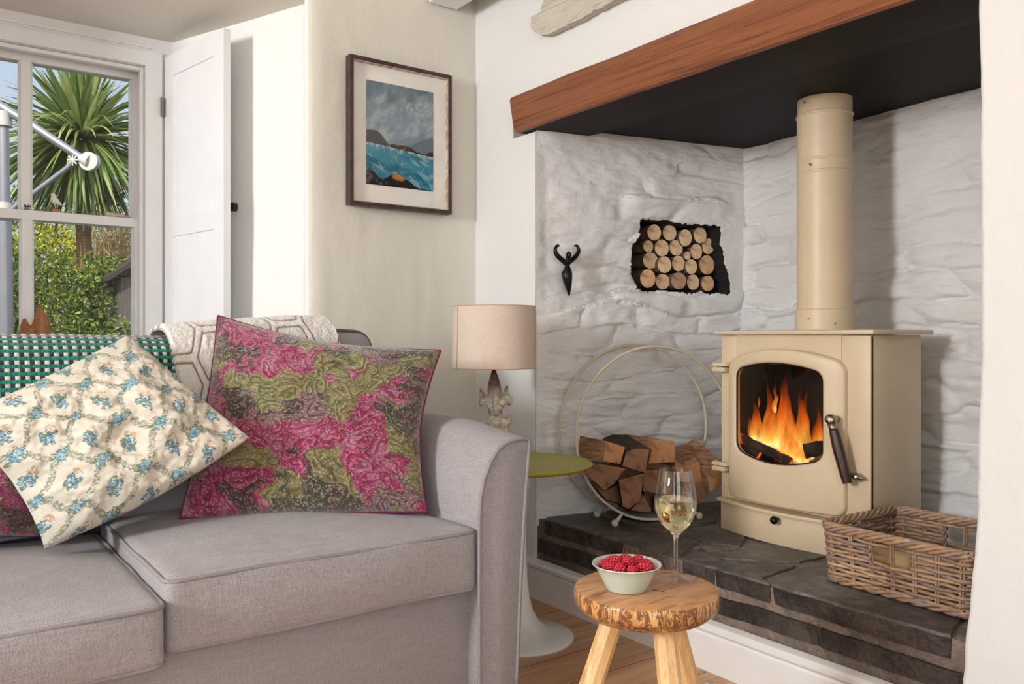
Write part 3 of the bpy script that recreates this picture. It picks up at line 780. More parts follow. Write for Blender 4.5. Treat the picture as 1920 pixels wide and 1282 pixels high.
# magenta cushion in the corner
TL = atY(409, 592, 2.315); TR = atD(826, 657, 2.32); BR = atZ(806, 958, .478)+np.array([-.01, 0, 0]); BL = atZ(338, 972, .476)
cushion('velvet_cushion', [TL, TR, BR, BL], .085, velvet(1.3), m_velvet, (120, 40, 70),
        'square magenta, green and brown cut-velvet cushion leaning in the sofa corner', pull=(.05, .12, .13, .02), nf=400, pipe=m_pinkpipe, wr=.005)
# floral cushion standing on its corner
TL = atD(-95, 790, 1.78); TR = atD(240, 628, 2.12); BR = atD(468, 820, 1.96); BL = atZ(84, 1030, .452)
def flopf(P, u, v):
    return P
cushion('floral_cushion', [TL, TR, BR, BL], .105, floral, m_floral, (238, 230, 214),
        'cream cotton cushion printed with blue flower garlands, standing on one corner', pull=(.14, .05, .03, -.10), nf=420, pipe=None, wr=.013)
# the twin of the velvet cushion, mostly hidden at the left
c0 = atZ(-90, 985, .44); 
cushion('velvet_cushion', [atD(-170, 790, 1.80), atD(46, 858, 1.90), atD(76, 1004, 1.92), atD(-170, 1010, 1.82)], .05, velvet(5.1), m_velvet, (60, 60, 50),
        'dark velvet cushion peeping out behind the floral cushion at the far left', pull=.05, nf=200, pipe=m_navypipe, wr=.004)

# ------------------------------------------------------------------ tulip side table and lamp
tx, ty = 1.519, 2.048
tt = thing('side_table', (tx, ty, 0), 'round green-topped pedestal side table with white trumpet foot beside the sofa arm', 'side table')
m_white_lac = simple('white_lacquer', (232, 232, 230), .22, c2=(226, 226, 224), Coat_Weight=.3)
m_lime = simple('lime_glaze', (158, 154, 40), .3, c2=(170, 164, 52), ns=4, spec=.25)
MB().lathe([(.164, 0), (.165, .004), (.160, .008), (.12, .016), (.085, .028), (.058, .050), (.040, .082), (.029, .125), (.0225, .19), (.0195, .28), (.0205, .38), (.026, .45), (.040, .492), (.062, .508)], (tx, ty, 0), 64).obj('pedestal', m_white_lac, tt, smooth=60.0)
MB().lathe([(.06, .508), (.150, .512), (.205, .522), (.221, .530), (.223, .534), (.218, .537), (.210, .5345), (0, .534)], (tx, ty, 0), 72).obj('table_top', m_lime, tt, smooth=60.0)
lx_, ly_ = 1.494, 2.153
lamp = thing('table_lamp', (lx_, ly_, .5345), 'table lamp with linen drum shade and carved fleur-de-lis stem', 'lamp')
def linen():
    t = NT('linen_shade'); v = t.coord(); f = t.mix(.5, t.noise(t.coord(scale=(60, 60, 500)), 1, 2), t.noise(t.coord(scale=(500, 500, 60)), 1, 2))
    c = t.ramp(f, [(.3, (224, 206, 190)), (.7, (240, 228, 214))])
    tr = t.n('BsdfTranslucent'); t.l(c, tr.inputs[0]); t.l(c, t.b.inputs['Base Color']); t.b.inputs['Roughness'].default_value = .9
    mx = t.n('MixShader'); mx.inputs[0].default_value = .3; t.l(t.b.outputs[0], mx.inputs[1]); t.l(tr.outputs[0], mx.inputs[2]); t.l(mx.outputs[0], t.out.inputs[0]); return t.m
zs0, zs1 = .822, 1.018
m = MB(); m.lathe([(.133, zs0), (.1305, zs1), (.1290, zs1), (.1315, zs0), (.133, zs0)], (lx_, ly_, 0), 80)
shade = m.obj('lamp_shade', linen(), lamp, smooth=40.0)
m = MB()
for z, r in ((zs0+.001, .1328), (zs1-.001, .1303)): m.tube([(lx_+r*math.cos(t), ly_+r*math.sin(t), z) for t in np.linspace(0, 2*math.pi, 72, endpoint=False)], .0014, 6, closed=True)
a = math.atan2(-ly_, -lx_)-1.02; m.tube([(lx_+.1337*math.cos(a), ly_+.1337*math.sin(a), zs0), (lx_+.1312*math.cos(a), ly_+.1312*math.sin(a), zs1)], .0011, 6)
m.obj('trim', simple('copper_linen_trim', (206, 160, 124), .6), shade, smooth=True)
m = MB()
for k in range(3):
    a = k*2.094; m.tube([(lx_, ly_, zs1-.02), (lx_+.129*math.cos(a), ly_+.129*math.sin(a), zs1-.004)], .0016, 6)
m.tube([(lx_, ly_, .79), (lx_, ly_, zs1-.015)], .007, 10)
m.obj('fitter', simple('brass', (150, 116, 70), .35, 1), lamp, smooth=True)
# carved stem: outline leaves given a rounded cross-section
def carved():
    t = NT('limed_carved_wood'); n = t.noise(t.coord(), 28, 5, .65); sp = t.n('SeparateXYZ'); t.l(t.coord(), sp.inputs[0])
    c = t.ramp(n, [(.32, (140, 118, 98)), (.5, (186, 172, 154)), (.64, (222, 215, 202)), (.78, (158, 130, 106))])
    br = t.ramp(sp.outputs['Z'], [(.19, (255, 255, 255)), (.24, (132, 96, 70))])
    return t.fin(t.mix(.9, c, br, 'MULTIPLY'), .6, t.bump(n, .6, .006))
m_carved = carved()
RR = RT[:2]; FF = np.array([ray(926, 700)[0], ray(926, 700)[1]]); FF = FF/np.linalg.norm(FF); RR = np.array([FF[1], -FF[0]])
def leaf(m, pts, rs, dep=.5, yo=0):
    """tapered flattened lobe in the lamp's facing plane; pts (x, z)"""
    P = [np.array([lx_, ly_, 0])+np.array([*(RR*x-FF*(yo+.004*math.sin(i))), z]) for i, (x, z) in enumerate(pts)]
    # flatten: build tube then squash along FF
    k0 = len(m.v); m.tube(P, rs, 14)
    for i in range(k0, len(m.v)):
        v = np.array(m.v[i]); d = (v[:2]-np.array([lx_, ly_])) @ FF; v[:2] -= FF*d*(1-dep); m.v[i] = tuple(v)
def crv(pts, n=18):
    pts = [np.array(p, float) for p in pts]; out = []
    for i in range(len(pts)-1):
        p0 = pts[max(i-1, 0)]; p1 = pts[i]; p2 = pts[i+1]; p3 = pts[min(i+2, len(pts)-1)]
        for k in range(n):
            t = k/n; out.append(.5*((2*p1)+(-p0+p2)*t+(2*p0-5*p1+4*p2-p3)*t*t+(-p0+3*p1-3*p2+p3)*t**3))
    out.append(pts[-1]); return out
def crvr(pts, n=12):
    q = crv(pts, n); return [x[:-1] for x in q], [max(x[-1], .0008) for x in q]
m = MB()
g = lambda px, py: (((px-926)*2.62/F), H-(py-632)*2.62/F)
def LF(lst, dep=.55, yo=0, n=8):
    q = [(*g(x, y), r) for x, y, r in lst]; a, b = crvr(q, n); leaf(m, a, b, dep, yo)
LF([(925.5, 692, .004), (926, 705, .012), (926.5, 722, .020), (927, 738, .021), (928, 755, .014), (930, 768, .010)], .6)
LF([(927, 770, .010), (917, 756, .012), (907, 745, .012), (903, 738, .008), (901, 730, .003)], .5)
LF([(931, 770, .010), (939, 757, .012), (946, 742, .009), (949, 730, .006), (951, 723, .002)], .5)
LF([(928, 768, .009), (918, 757, .014), (910, 746, .013), (904, 752, .011), (901, 760, .004)], .7, .005)
LF([(932, 768, .009), (943, 752, .015), (950, 745, .013), (955, 752, .011), (954, 759, .004)], .7, .005)
LF([(930, 775, .009), (928, 755, .007), (927, 735, .005), (926, 715, .002)], .9, .012)
LF([(922, 768, .013), (937, 768, .013)], 1.0); LF([(921, 773, .010), (938, 773, .010)], 1.0)
LF([(930, 762, .015), (930, 780, .014)], .9)
LF([(928, 776, .009), (918, 790, .013), (909, 795, .012), (905, 788, .006)], .7)
LF([(932, 776, .009), (944, 790, .013), (953, 790, .012), (954, 781, .006)], .7)
LF([(930, 776, .012), (928, 800, .020), (928, 825, .024), (928, 850, .020)], .6)
LF([(930, 778, .008), (922, 796, .012), (916, 812, .014)], .6, .006); LF([(931, 778, .008), (942, 796, .012), (948, 812, .014)], .6, .006)
m.obj('stem', m_carved, lamp, smooth=True)
MB().lathe([(.045, 0), (.047, .006), (.045, .02), (.032, .028), (.022, .045), (.018, .05)], (lx_, ly_, .5345), 32).obj('base', m_carved, lamp, smooth=40.0)

# ------------------------------------------------------------------ framed picture on the cream wall
PY = 2.70
def picglass():
    t = NT('picture_glass'); tr = t.n('BsdfTransparent'); gl = t.n('BsdfGlossy'); gl.inputs['Roughness'].default_value = .02; mx = t.n('MixShader'); mx.inputs[0].default_value = .03
    t.l(tr.outputs[0], mx.inputs[1]); t.l(gl.outputs[0], mx.inputs[2]); t.l(mx.outputs[0], t.out.inputs[0]); return t.m
fx0, fx1 = atY(654.5, 240, PY-.02)[0], atY(845.5, 270, PY-.02)[0]
fz1 = atY(654.5, 101, PY-.02)[2]; fz0 = atY(656, 383, PY-.02)[2]
pic = thing('framed_picture', ((fx0+fx1)/2, PY, fz0), 'dark-framed seascape painting in a wide cream mount on the alcove wall', 'picture')
fw = .014; m = MB(); y0, y1 = PY-.028, PY+.008
m.box(fx0, fx0+fw, y0, y1, fz0, fz1, bev=.0015).box(fx1-fw, fx1, y0, y1, fz0, fz1, bev=.0015).box(fx0+fw, fx1-fw, y0, y1, fz1-fw, fz1, bev=.0015).box(fx0+fw, fx1-fw, y0, y1, fz0, fz0+fw, bev=.0015)
m.obj('frame', simple('distressed_dark_frame', (44, 34, 32), .45, c2=(78, 58, 52), ns=30, bump=(60, .5, .004)), pic)
m = MB(); q = fw
for a, b, c, d in ((fx0+q, fx0+q+.003, fz0+q, fz1-q), (fx1-q-.003, fx1-q, fz0+q, fz1-q), (fx0+q+.003, fx1-q-.003, fz1-q-.003, fz1-q), (fx0+q+.003, fx1-q-.003, fz0+q, fz0+q+.003)): m.box(a, b, y0+.004, y1-.01, c, d)
m.obj('slip', simple('pinkish_worn_slip', (166, 128, 112), .6, c2=(214, 204, 190), ns=40), pic)
MB().box(fx0+fw, fx1-fw, PY-.008, PY+.004, fz0+fw, fz1-fw).obj('mount', simple('cream_mount', (240, 238, 230), .8), pic)
ax0, ax1 = atY(687, 250, PY-.01)[0], atY(812.5, 250, PY-.01)[0]; az1 = atY(687, 148.5, PY-.01)[2]; az0 = atY(690, 344.5, PY-.01)[2]
U, Vv = np.meshgrid(np.linspace(0, 1, 260), np.linspace(0, 1, 380), indexing='ij')   # u across, v up
def painting(u, v):
    s = fbm(u*3+v*5, v*9-u*7, 5); s2 = fbm(u*9+2, v*7+5, 4); st = fbm(u*30+v*12, v*40-u*10, 3)
    c = np.ones(u.shape+(3,))*L3((132, 150, 162)); c = mixc(c, L3((168, 180, 186)), ss(.4, .7, s)); c = mixc(c, L3((108, 132, 144)), ss(.5, .8, s2)*.7); c = mixc(c, L3((150, 158, 160)), ss(.45, .7, st)*.35)
    c = mixc(c, L3((84, 106, 116)), ss(.85, 1.05, v+.3*s2-.1)*.6)
    c = mixc(c, L3((182, 182, 172)), .7*ss(.62, .5, np.hypot((u-.78)*2.2, (v-.80)*7)+.8*(st-.5))*ss(.45, .55, st))
    hill = .47+.17*u*1.0; hl = .42+ss(.55, 1.0, u)*.12
    c = mixc(c, L3((106, 128, 140)), ss(0, .01, hl-v)*(u > .5))
    hor = .415-.06*u
    land = hor+.012*(st-.5)*2+.12*np.exp(-(np.abs(u-.10)/.16)**3.5)*ss(-.02, .02, u+.02)+.03*np.exp(-((u-.4)/.15)**2)+.035*np.exp(-((u-.6)/.1)**2)+.04*np.exp(-((u-.98)/.07)**2)+.015*(s2-.5)*2
    sea = v < hor
    t = ss(0, .45, hor-v); cs = np.ones(u.shape+(3,))*L3((72, 144, 164)); cs = mixc(cs, L3((36, 116, 140)), ss(.45, .7, fbm(u*5, v*16+u*4, 4))); cs = mixc(cs, L3((140, 186, 200)), ss(.56, .72, fbm(u*7+9, v*22+u*6, 4))*.8)
    cs = mixc(cs, L3((214, 220, 222)), ss(.05, 0, hor-v)*ss(.35, .6, st)); cs = mixc(cs, L3((176, 208, 216)), ss(.66, .8, st)*.4)
    c = np.where(sea[..., None], cs, c)
    ld = np.ones(u.shape+(3,))*L3((76, 70, 66)); ld = mixc(ld, L3((142, 112, 78)), ss(.5, .7, st)*ss(.25, .4, u)); ld = mixc(ld, L3((60, 48, 46)), ss(.5, .7, u))
    c = np.where(((v < land) & (v >= hor-.012))[..., None], ld, c)
    rk = .13*np.exp(-((u-.05)/.12)**2)+.10*np.exp(-((u-.45)/.2)**2)+.03*(s2-.3)-.03*ss(.6, 1, u)
    rc = np.ones(u.shape+(3,))*L3((42, 40, 42)); rc = mixc(rc, L3((84, 100, 96)), ss(.5, .7, st)*(u < .3)); 
    rc = mixc(rc, L3((196, 134, 56)), ss(1.0, .5, np.hypot((u-.48)/.13, (v-.10)/.045)+.5*(st-.5)))
    return np.where((v < rk+.02)[..., None], rc, c)
P = np.stack([ax0+(ax1-ax0)*U, np.full(U.shape, PY-.0095), az0+(az1-az0)*Vv], -1)
gridobj('print', P, tintmat('painted_print', rough=.6, bs=0.02, sheen=0), pic, colors=painting(U, Vv))
MB().box(fx0+fw+.003, fx1-fw-.003, PY-.016, PY-.014, fz0+fw+.003, fz1-fw-.003).obj('picture_glass', picglass(), pic)

# ------------------------------------------------------------------ wood-burning stove
m_cream = simple('cream_stove_enamel', (214, 195, 164), .42, c2=(207, 187, 156), ns=5, bump=(120, .06, .002))
BX, Y0, Y1, Z0, Z1 = 2.207, 1.307, 1.842, HZ, .926
BXB = 2.487; YC = (Y0+Y1)/2
stove = thing('wood_burning_stove', ((BX+BXB)/2, YC, HZ), 'cream enamelled wood-burning stove on the slate hearth', 'stove')
def arch_poly(y0, y1, z0, z1, rise_t, rise_b, rc, n=14):
    """rounded rectangle with bowed top and bottom; list of (y, z) counter-clockwise"""
    pts = []
    yc = (y0+y1)/2; hw = (y1-y0)/2
    top = lambda y: z1+rise_t*(1-((y-yc)/hw)**2); bot = lambda y: z0-rise_b*(1-((y-yc)/hw)**2)
    for cy, cz, a0, f in ((y1-rc, z1-rc, 0, top), (y0+rc, z1-rc, 90, top)):
        for k in range(7):
            a = math.radians(a0+k*15); y = cy+rc*math.cos(a); z = f(y)-rc+rc*math.sin(a); pts.append((y, z))
        if a0 == 0:
            for y in np.linspace(y1-rc, y0+rc, n)[1:-1]: pts.append((y, top(y)))
    for cy, cz, a0, f in ((y0+rc, z0+rc, 180, bot), (y1-rc, z0+rc, 270, bot)):
        for k in range(7):
            a = math.radians(a0+k*15); y = cy+rc*math.cos(a); z = f(y)+rc+rc*math.sin(a); pts.append((y, z))
        if a0 == 180:
            for y in np.linspace(y0+rc, y1-rc, n)[1:-1]: pts.append((y, bot(y)))
    return pts
bow = lambda y, b=.030: b*(1-((y-YC)/((Y1-Y0)/2))**2)
# body shell with an open firebox
T_ = .012; m = MB()
m.box(BX+.004, BXB, Y0, Y0+T_, .30, Z1, bev=.003).box(BX+.004, BXB, Y1-T_, Y1, .30, Z1, bev=.003).box(BXB-T_, BXB, Y0+T_, Y1-T_, .30, Z1)
DY0, DY1, DZ0, DZ1 = 1.377, 1.799, .397, .845
m.box(BX, BX+.02, Y0, DY0+.02, .385, Z1, bev=.004).box(BX, BX+.02, DY1-.02, Y1, .385, Z1, bev=.004).box(BX, BX+.02, DY0+.02, DY1-.02, DZ1-.01, Z1).box(BX, BX+.02, DY0+.02, DY1-.02, .385, DZ0+.06)
body = m.obj('body', m_cream, stove, smooth=30.0)
fb = NT('firebox_lining'); fbn = fb.noise(fb.coord(), 12, 4); fb = fb.fin(fb.ramp(fbn, [(.3, (12, 9, 8)), (.7, (24, 17, 14))]), .85)
m = MB(); m.box(BXB-.03, BXB-.014, Y0+.03, Y1-.03, .40, .90).box(BX+.024, BXB-.03, Y0+.03, Y0+.045, .40, .90).box(BX+.024, BXB-.03, Y1-.045, Y1-.03, .40, .90).box(BX+.024, BXB-.03, Y0+.045, Y1-.045, .44, .46).box(BX+.024, BXB-.03, Y0+.045, Y1-.045, .885, .90)
m.obj('firebox', fb, stove)
m = MB(); m.box(BX-.024, BXB+.028, Y0-.024, Y1+.012, Z1+.002, Z1+.016, bev=.005); m.obj('top_plate', m_cream, stove, smooth=30.0)
# bowed plinth and ledge
def bowed(y0, y1, z0, z1, b, xo, xb, n=36):
    ys = np.linspace(y0, y1, n); A = []; 
    V = []; Fc = []
    for y in ys:
        x = BX-xo-b*(1-((y-(y0+y1)/2)/((y1-y0)/2))**2)
        V += [(xb, y, z0), (x, y, z0), (x-.0015, y, z0+.003), (x-.0015, y, z1-.003), (x, y, z1), (xb, y, z1)]
    Fc = gridfaces(n, 6, wrap=True)+[list(range(6)), [(n-1)*6+k for k in range(6)][::-1]]
    return V, Fc
V, Fc = bowed(Y0+.01, Y1-.004, .2805, .372, .040, .004, BXB); obj('plinth', V, Fc, m_cream, stove, smooth=35.0)
V, Fc = bowed(Y0+.002, Y1+.008, .373, .384, .046, .012, BX+.02); obj('ledge', V, Fc, m_cream, stove, smooth=35.0)
kx = BX-.004-.040-.001; kp = atX(1452, 975, kx-.02)
m = MB(); m.tube([(kx+.004, kp[1], kp[2]), (kx-.016, kp[1], kp[2])], .0045, 10); m.sphere((kx-.022, kp[1], kp[2]), .0125, 18, 12); m.obj('air_knob', m_black, stove, smooth=True)
# door: bowed frame with an arched window
door_o = arch_poly(DY0, DY1, DZ0, DZ1, .038, .0, .030, 20); win_o = arch_poly(1.440, 1.764, .556, .815, .026, .030, .026, 20)
def ring_solid(outer, inner, xf, th, mb):
    n = len(outer); V = []
    for (y, z) in outer: V.append((xf(y), y, z))
    for (y, z) in inner: V.append((xf(y), y, z))
    for (y, z) in outer: V.append((xf(y)+th, y, z))
    for (y, z) in inner: V.append((xf(y)+th, y, z))
    ins = [(y+(1.59-y)*.016, z+(.62-z)*.016) for y, z in outer]
    Fc = []
    for i in range(n):
        j = (i+1) % n
        Fc += [[i, j, n+j, n+i], [2*n+j, 2*n+i, 3*n+i, 3*n+j], [j, i, 2*n+i, 2*n+j], [n+i, n+j, 3*n+j, 3*n+i]]
    return mb.add(V, Fc)
DX = BX-.012
xf = lambda y: DX-.032*(1-((y-1.588)/.215)**2)-.002
# intermediate rings give a rounded lip
def scale_poly(p, d):
    cy = sum(a for a, b in p)/len(p); cz = sum(b for a, b in p)/len(p); out = []
    for i in range(len(p)):
        a = np.array(p[i-1]); b = np.array(p[(i+1) % len(p)]); t = b-a; t /= np.linalg.norm(t)+1e-9; n = np.array((t[1], -t[0]))
        if n @ (np.array(p[i])-np.array((cy, cz))) < 0: n = -n
        out.append(tuple(np.array(p[i])+n*d))
    return out
rings = [(door_o, .030), (door_o, .006), (scale_poly(door_o, -.002), .002), (scale_poly(door_o, -.007), 0), (scale_poly(win_o, .010), 0), (scale_poly(win_o, .004), .001), (win_o, .005), (win_o, .024)]
V = []; n = len(door_o)
for poly, dx in rings:
    for y, z in poly: V.append((xf(y)+dx, y, z))
Fc = gridfaces(len(rings), n, wrap=True)
door = obj('door', V, Fc, m_cream, stove, smooth=50.0)
t = NT('stove_glass'); gl = t.n('BsdfGlossy'); gl.inputs['Roughness'].default_value = .03; tr = t.n('BsdfTransparent'); tr.inputs[0].default_value = (.93, .90, .86, 1); mx = t.n('MixShader'); mx.inputs[0].default_value = .045
t.l(tr.outputs[0], mx.inputs[1]); t.l(gl.outputs[0], mx.inputs[2]); t.l(mx.outputs[0], t.out.inputs[0])
gp = scale_poly(win_o, .003); V = [(xf(y)+.012, y, z) for y, z in gp]+[(xf(1.6)+.012, 1.60, .68)]
c = len(gp); Vb = [(x+.004, y, z) for x, y, z in V]; k = len(V)
Fc = [[i, (i+1) % c, c] for i in range(c)]+[[k+(i+1) % c, k+i, k+c] for i in range(c)]+[[i, k+i, k+(i+1) % c, (i+1) % c] for i in range(c)]
obj('glass', V+Vb, Fc, t.m, door, smooth=40.0)
m = MB()
r_ = scale_poly(win_o, -.001); m.tube([(xf(y)+.010, y, z) for y, z in r_], .003, 6, closed=True); m.obj('rope_seal', m_matt_black, door, smooth=True)
# hinges
for zz in (.817, .487):
    m = MB(); m.box(BX-.030, BX-.006, DY1-.004, Y1+.016, zz+.006, zz+.018, bev=.003).box(BX-.030, BX+.004, DY1+.006, Y1+.016, zz-.012, zz+.003, bev=.003); m.tube([(BX-.018, Y1+.006, zz-.014), (BX-.018, Y1+.006, zz+.020)], .006, 10)
    m.obj('hinge', m_cream, door, smooth=30.0)
m_nickel = simple('worn_nickel', (186, 178, 160), .28, 1, c2=(140, 126, 104), ns=60, bump=(120, .2, .002))
hx = DX-.040; pa = atX(1558, 787, hx); pb = atX(1588, 903, hx+.012)
m = MB(); m.sphere(pa, .0175, 20, 14); m.tube([pa+(np.array([.045, 0, 0])), pa], .009, 12); d_ = (pb-pa)/np.linalg.norm(pb-pa); m.tube([pa+d_*.012, pa+d_*.032], .0125, 14); m.obj('handle_boss', m_nickel, door, smooth=True)
m = MB(); pts = [pa+d_*(.030+(np.linalg.norm(pb-pa)-.026)*t) for t in np.linspace(0, 1, 8)]; m.tube(pts, [.0135, .0155, .0165, .0165, .016, .0155, .0145, .0125], 16)
m.obj('handle_grip', wood('dark_turned_wood', [(.3, (20, 11, 9)), (.55, (60, 28, 18)), (.8, (92, 44, 26))], scale=(30, 30, 6), ns=2, rough=.3, coat=.3), door, smooth=40.0)
q = atX(1606, 894, BX-.02); m = MB(); m.tube([q+np.array([.03, 0, -.004]), q+np.array([0, .0, 0])], [.011, .011], 12); m.tube([q+np.array([0, .022, .002]), q+np.array([0, -.022, -.002])], [.0085, .0055], 12); m.sphere(q, .0125, 14, 10); m.obj('latch', m_nickel, stove, smooth=True)
FX, FY, FR = 2.352, 1.548, .0835
m = MB(); m.lathe([(FR+.006, Z1+.016), (FR+.006, 1.005), (FR+.0045, 1.007), (FR, 1.008), (FR, 1.432), (FR+.002, 1.434), (FR+.002, 1.440), (FR, 1.442), (FR, 1.472), (FR+.002, 1.474), (FR+.002, 1.479), (FR, 1.481), (FR, 1.615), (FR+.0025, 1.617), (FR+.0025, 1.623), (FR-.001, 1.626), (FR-.001, 1.672)], (FX, FY, 0), 72)
flue = m.obj('flue_pipe', m_cream, stove, smooth=30.0)
m = MB()
vd = np.array([-FX, -FY, 0]); vd /= np.linalg.norm(vd); 
for ang, z in ((-.55, .978), (.35, .962), (-.5, 1.457), (-.75, 1.655)):
    c_, s_ = math.cos(ang), math.sin(ang); d2 = np.array([vd[0]*c_-vd[1]*s_, vd[0]*s_+vd[1]*c_, 0]); p = np.array([FX, FY, z])+d2*(FR+.004); MB().sphere(p, .004, 10, 6).obj('screw', m_nickel, flue, smooth=True)

# fire
def flame_mat():
    t = NT('flame'); at = t.n('Attribute', attribute_name='tint')
    em = t.n('Emission'); lw = t.n('LayerWeight'); lw.inputs[0].default_value = .35
    sp = t.n('SeparateColor'); t.l(at.outputs['Color'], sp.inputs[0])
    col = t.ramp(sp.outputs[0], [(0, (255, 236, 170)), (.22, (255, 190, 80)), (.55, (255, 112, 26)), (1, (190, 40, 8))])
    t.l(col, em.inputs[0])
    st = t.ramp(sp.outputs[0], [(0, (1, 1, 1, 1)), (.25, (.42, .42, .42, 1)), (1, (.12, .12, .12, 1))])
    mu = t.n('Math', operation='MULTIPLY'); t.l(st, mu.inputs[0]); mu.inputs[1].default_value = 3.2; t.l(mu.outputs[0], em.inputs[1])
    tr = t.n('BsdfTransparent'); mx = t.n('MixShader')
    a1 = t.n('Math', operation='POWER'); inv = t.n('Math', operation='SUBTRACT'); inv.inputs[0].default_value = 1; t.l(lw.outputs['Facing'], inv.inputs[1]); t.l(inv.outputs[0], a1.inputs[0]); a1.inputs[1].default_value = 1.6
    a2 = t.n('Math', operation='MULTIPLY'); t.l(a1.outputs[0], a2.inputs[0])
    fz = t.ramp(sp.outputs[0], [(0, (0, 0, 0, 1)), (.16, (.75, .75, .75, 1)), (.5, (.62, .62, .62, 1)), (.98, (.0, .0, .0, 1))]); ns_ = t.noise(t.coord(scale=(40, 40, 12)), 1.2, 3)
    fm_ = t.mix(1.0, fz, t.ramp(ns_, [(.3, (.15, .15, .15, 1)), (.6, (1, 1, 1, 1))]), 'MULTIPLY'); t.l(fm_, a2.inputs[1])
    t.l(a2.outputs[0], mx.inputs[0]); t.l(tr.outputs[0], mx.inputs[1]); t.l(em.outputs[0], mx.inputs[2]); t.l(mx.outputs[0], t.out.inputs[0]); return t.m
m_flame = flame_mat()
fire = thing('fire', (2.31, 1.6, .47), 'orange log fire burning behind the stove glass', 'fire')
def flame(px, pyb, pyt, wpx, X, lean=0, ph=0, bend=1.0):
    b = atX(px, pyb, X); tp = atX(px+lean, pyt, X); h = tp-b; n = 26; k = 14; V = []; C = []
    w0 = wpx*2.6/F/2
    for i in range(n):
        t = i/(n-1); r = w0*(math.sin(math.pi*min(1, t*1.0)**.62)**.9*(1-t)**.35+.02)
        c = b+h*t+np.array([.004*math.sin(t*7+ph), bend*(.010*math.sin(t*6.5+ph)+.005*math.sin(t*15+ph*2))*t, 0])
        for j in range(k):
            a = 2*math.pi*j/k; V.append(c+np.array([r*.45*math.cos(a), r*math.sin(a), 0])*(1+.15*math.sin(3*a+t*9+ph))); C.append((t, t, t))
    o = obj('flame', V, gridfaces(n, k, wrap=True), m_flame, fire, smooth=True, colors=np.array(C))
fl = [(1480, 862, 760, 46, 2.31, -4, 0), (1497, 860, 735, 34, 2.33, 6, 1), (1466, 850, 712, 40, 2.34, 10, 2.2), (1446, 845, 722, 36, 2.33, -6, .6), (1427, 832, 758, 34, 2.31, -12, 3.3),
      (1478, 846, 708, 44, 2.35, -8, 4.1), (1508, 850, 738, 36, 2.34, -2, 5.0), (1531, 850, 786, 34, 2.31, 6, 2.7), (1412, 824, 778, 26, 2.30, -10, 1.9), (1459, 840, 742, 30, 2.30, 8, 5.7),
      (1519, 858, 800, 26, 2.29, -4, .9), (1437, 838, 775, 30, 2.29, 10, 4.4), (1492, 866, 800, 40, 2.28, -10, 2.0), (1472, 860, 790, 36, 2.28, 6, 3.6), (1505, 866, 815, 36, 2.27, 4, 1.2), (1542, 850, 770, 22, 2.35, -6, 3.0), (1452, 770, 728, 12, 2.34, 3, 2.0), (1418, 790, 735, 14, 2.35, 2, 1.0)]
for f_ in fl: flame(f_[0], f_[1]+6, f_[2]-14 if f_[2] < 790 else f_[2], *f_[3:])
pl = bpy.data.lights.new('fire_glow', 'POINT'); pl.energy = 1.0; pl.color = (1, .45, .14); pl.shadow_soft_size = .05; po = bpy.data.objects.new('fire_glow', pl); COL.objects.link(po); po.location = (2.29, 1.58, .58)
m_char = NT('charred_log'); cn = m_char.noise(m_char.coord(), 18, 5); 
ce = m_char.ramp(m_char.noise(m_char.coord(), 9, 4), [(.56, (0, 0, 0, 1)), (.66, (1, .16, .02, 1))]); m_char.l(ce, m_char.b.inputs['Emission Color']); m_char.b.inputs['Emission Strength'].default_value = 1.2
m_char = m_char.fin(m_char.ramp(cn, [(.3, (16, 12, 11)), (.6, (70, 60, 56)), (.75, (128, 120, 114))]), .9, m_char.bump(cn, .8, .01))
def charlog(a, b, r, label):
    a, b = np.array(a), np.array(b); pts = [a+(b-a)*t+np.array([0, 0, .004*noise.noise((t*6, a[1]*9, 0))]) for t in np.linspace(0, 1, 12)]
    m = MB(); m.tube(pts, [r*(1+.22*noise.noise((i*.8, a[1]*30, 3))) for i in range(12)], 10); o = m.obj('burning_log', m_char, smooth=True); tag(o, label, 'log', 'burning logs in the stove')
charlog(atX(1384, 818, 2.235), atX(1482, 866, 2.245), .015, 'charred log lying slantwise at the front of the fire')
charlog(atX(1386, 838, 2.25), atX(1425, 850, 2.27), .024, 'ash-grey burning log at the left end of the fire')
charlog((2.31, 1.70, .525), (2.36, 1.50, .520), .022, 'charred log across the back of the fire')
charlog(atX(1508, 846, 2.25), atX(1545, 838, 2.28), .022, 'ash-grey burning log at the right end of the fire')
m = MB()
for i in range(70): m.sphere((random.uniform(2.24, 2.42), random.uniform(1.40, 1.78), .465+random.random()*.006), random.uniform(.005, .012), 7, 5, sc=(1, 1, .7))
tag(m.obj('embers', m_char, smooth=False), 'glowing embers and ash on the stove bed', 'embers', kind='stuff')

# ------------------------------------------------------------------ logs and hoop log holder
def grain_end(name, base, ring):
    t = NT(name); tc = t.n('TexCoord'); 
    w_ = t.n('TexWave', wave_type='RINGS', rings_direction='SPHERICAL'); w_.inputs['Scale'].default_value = 55; w_.inputs['Distortion'].default_value = 2.5; w_.inputs['Detail'].default_value = 2
    t.l(tc.outputs['Object'], w_.inputs[0]); n = t.noise(tc.outputs['Object'], 30, 4)
    c = t.mix(.22, t.ramp(n, [(.36, tuple(x*.72 for x in base)), (.5, base), (.68, tuple(min(255, x*1.08) for x in base))]), t.ramp(w_.outputs[0], [(.2, ring), (.8, base)]))
    return t.fin(c, .85, t.bump(n, .5, .006), spec=.1)
m_split = wood('split_log_face', [(.36, (98, 66, 46)), (.48, (156, 114, 82)), (.6, (190, 148, 110))], scale=(6, 3, 30), ns=4, rough=.85, bs=.8, dist=1.0)
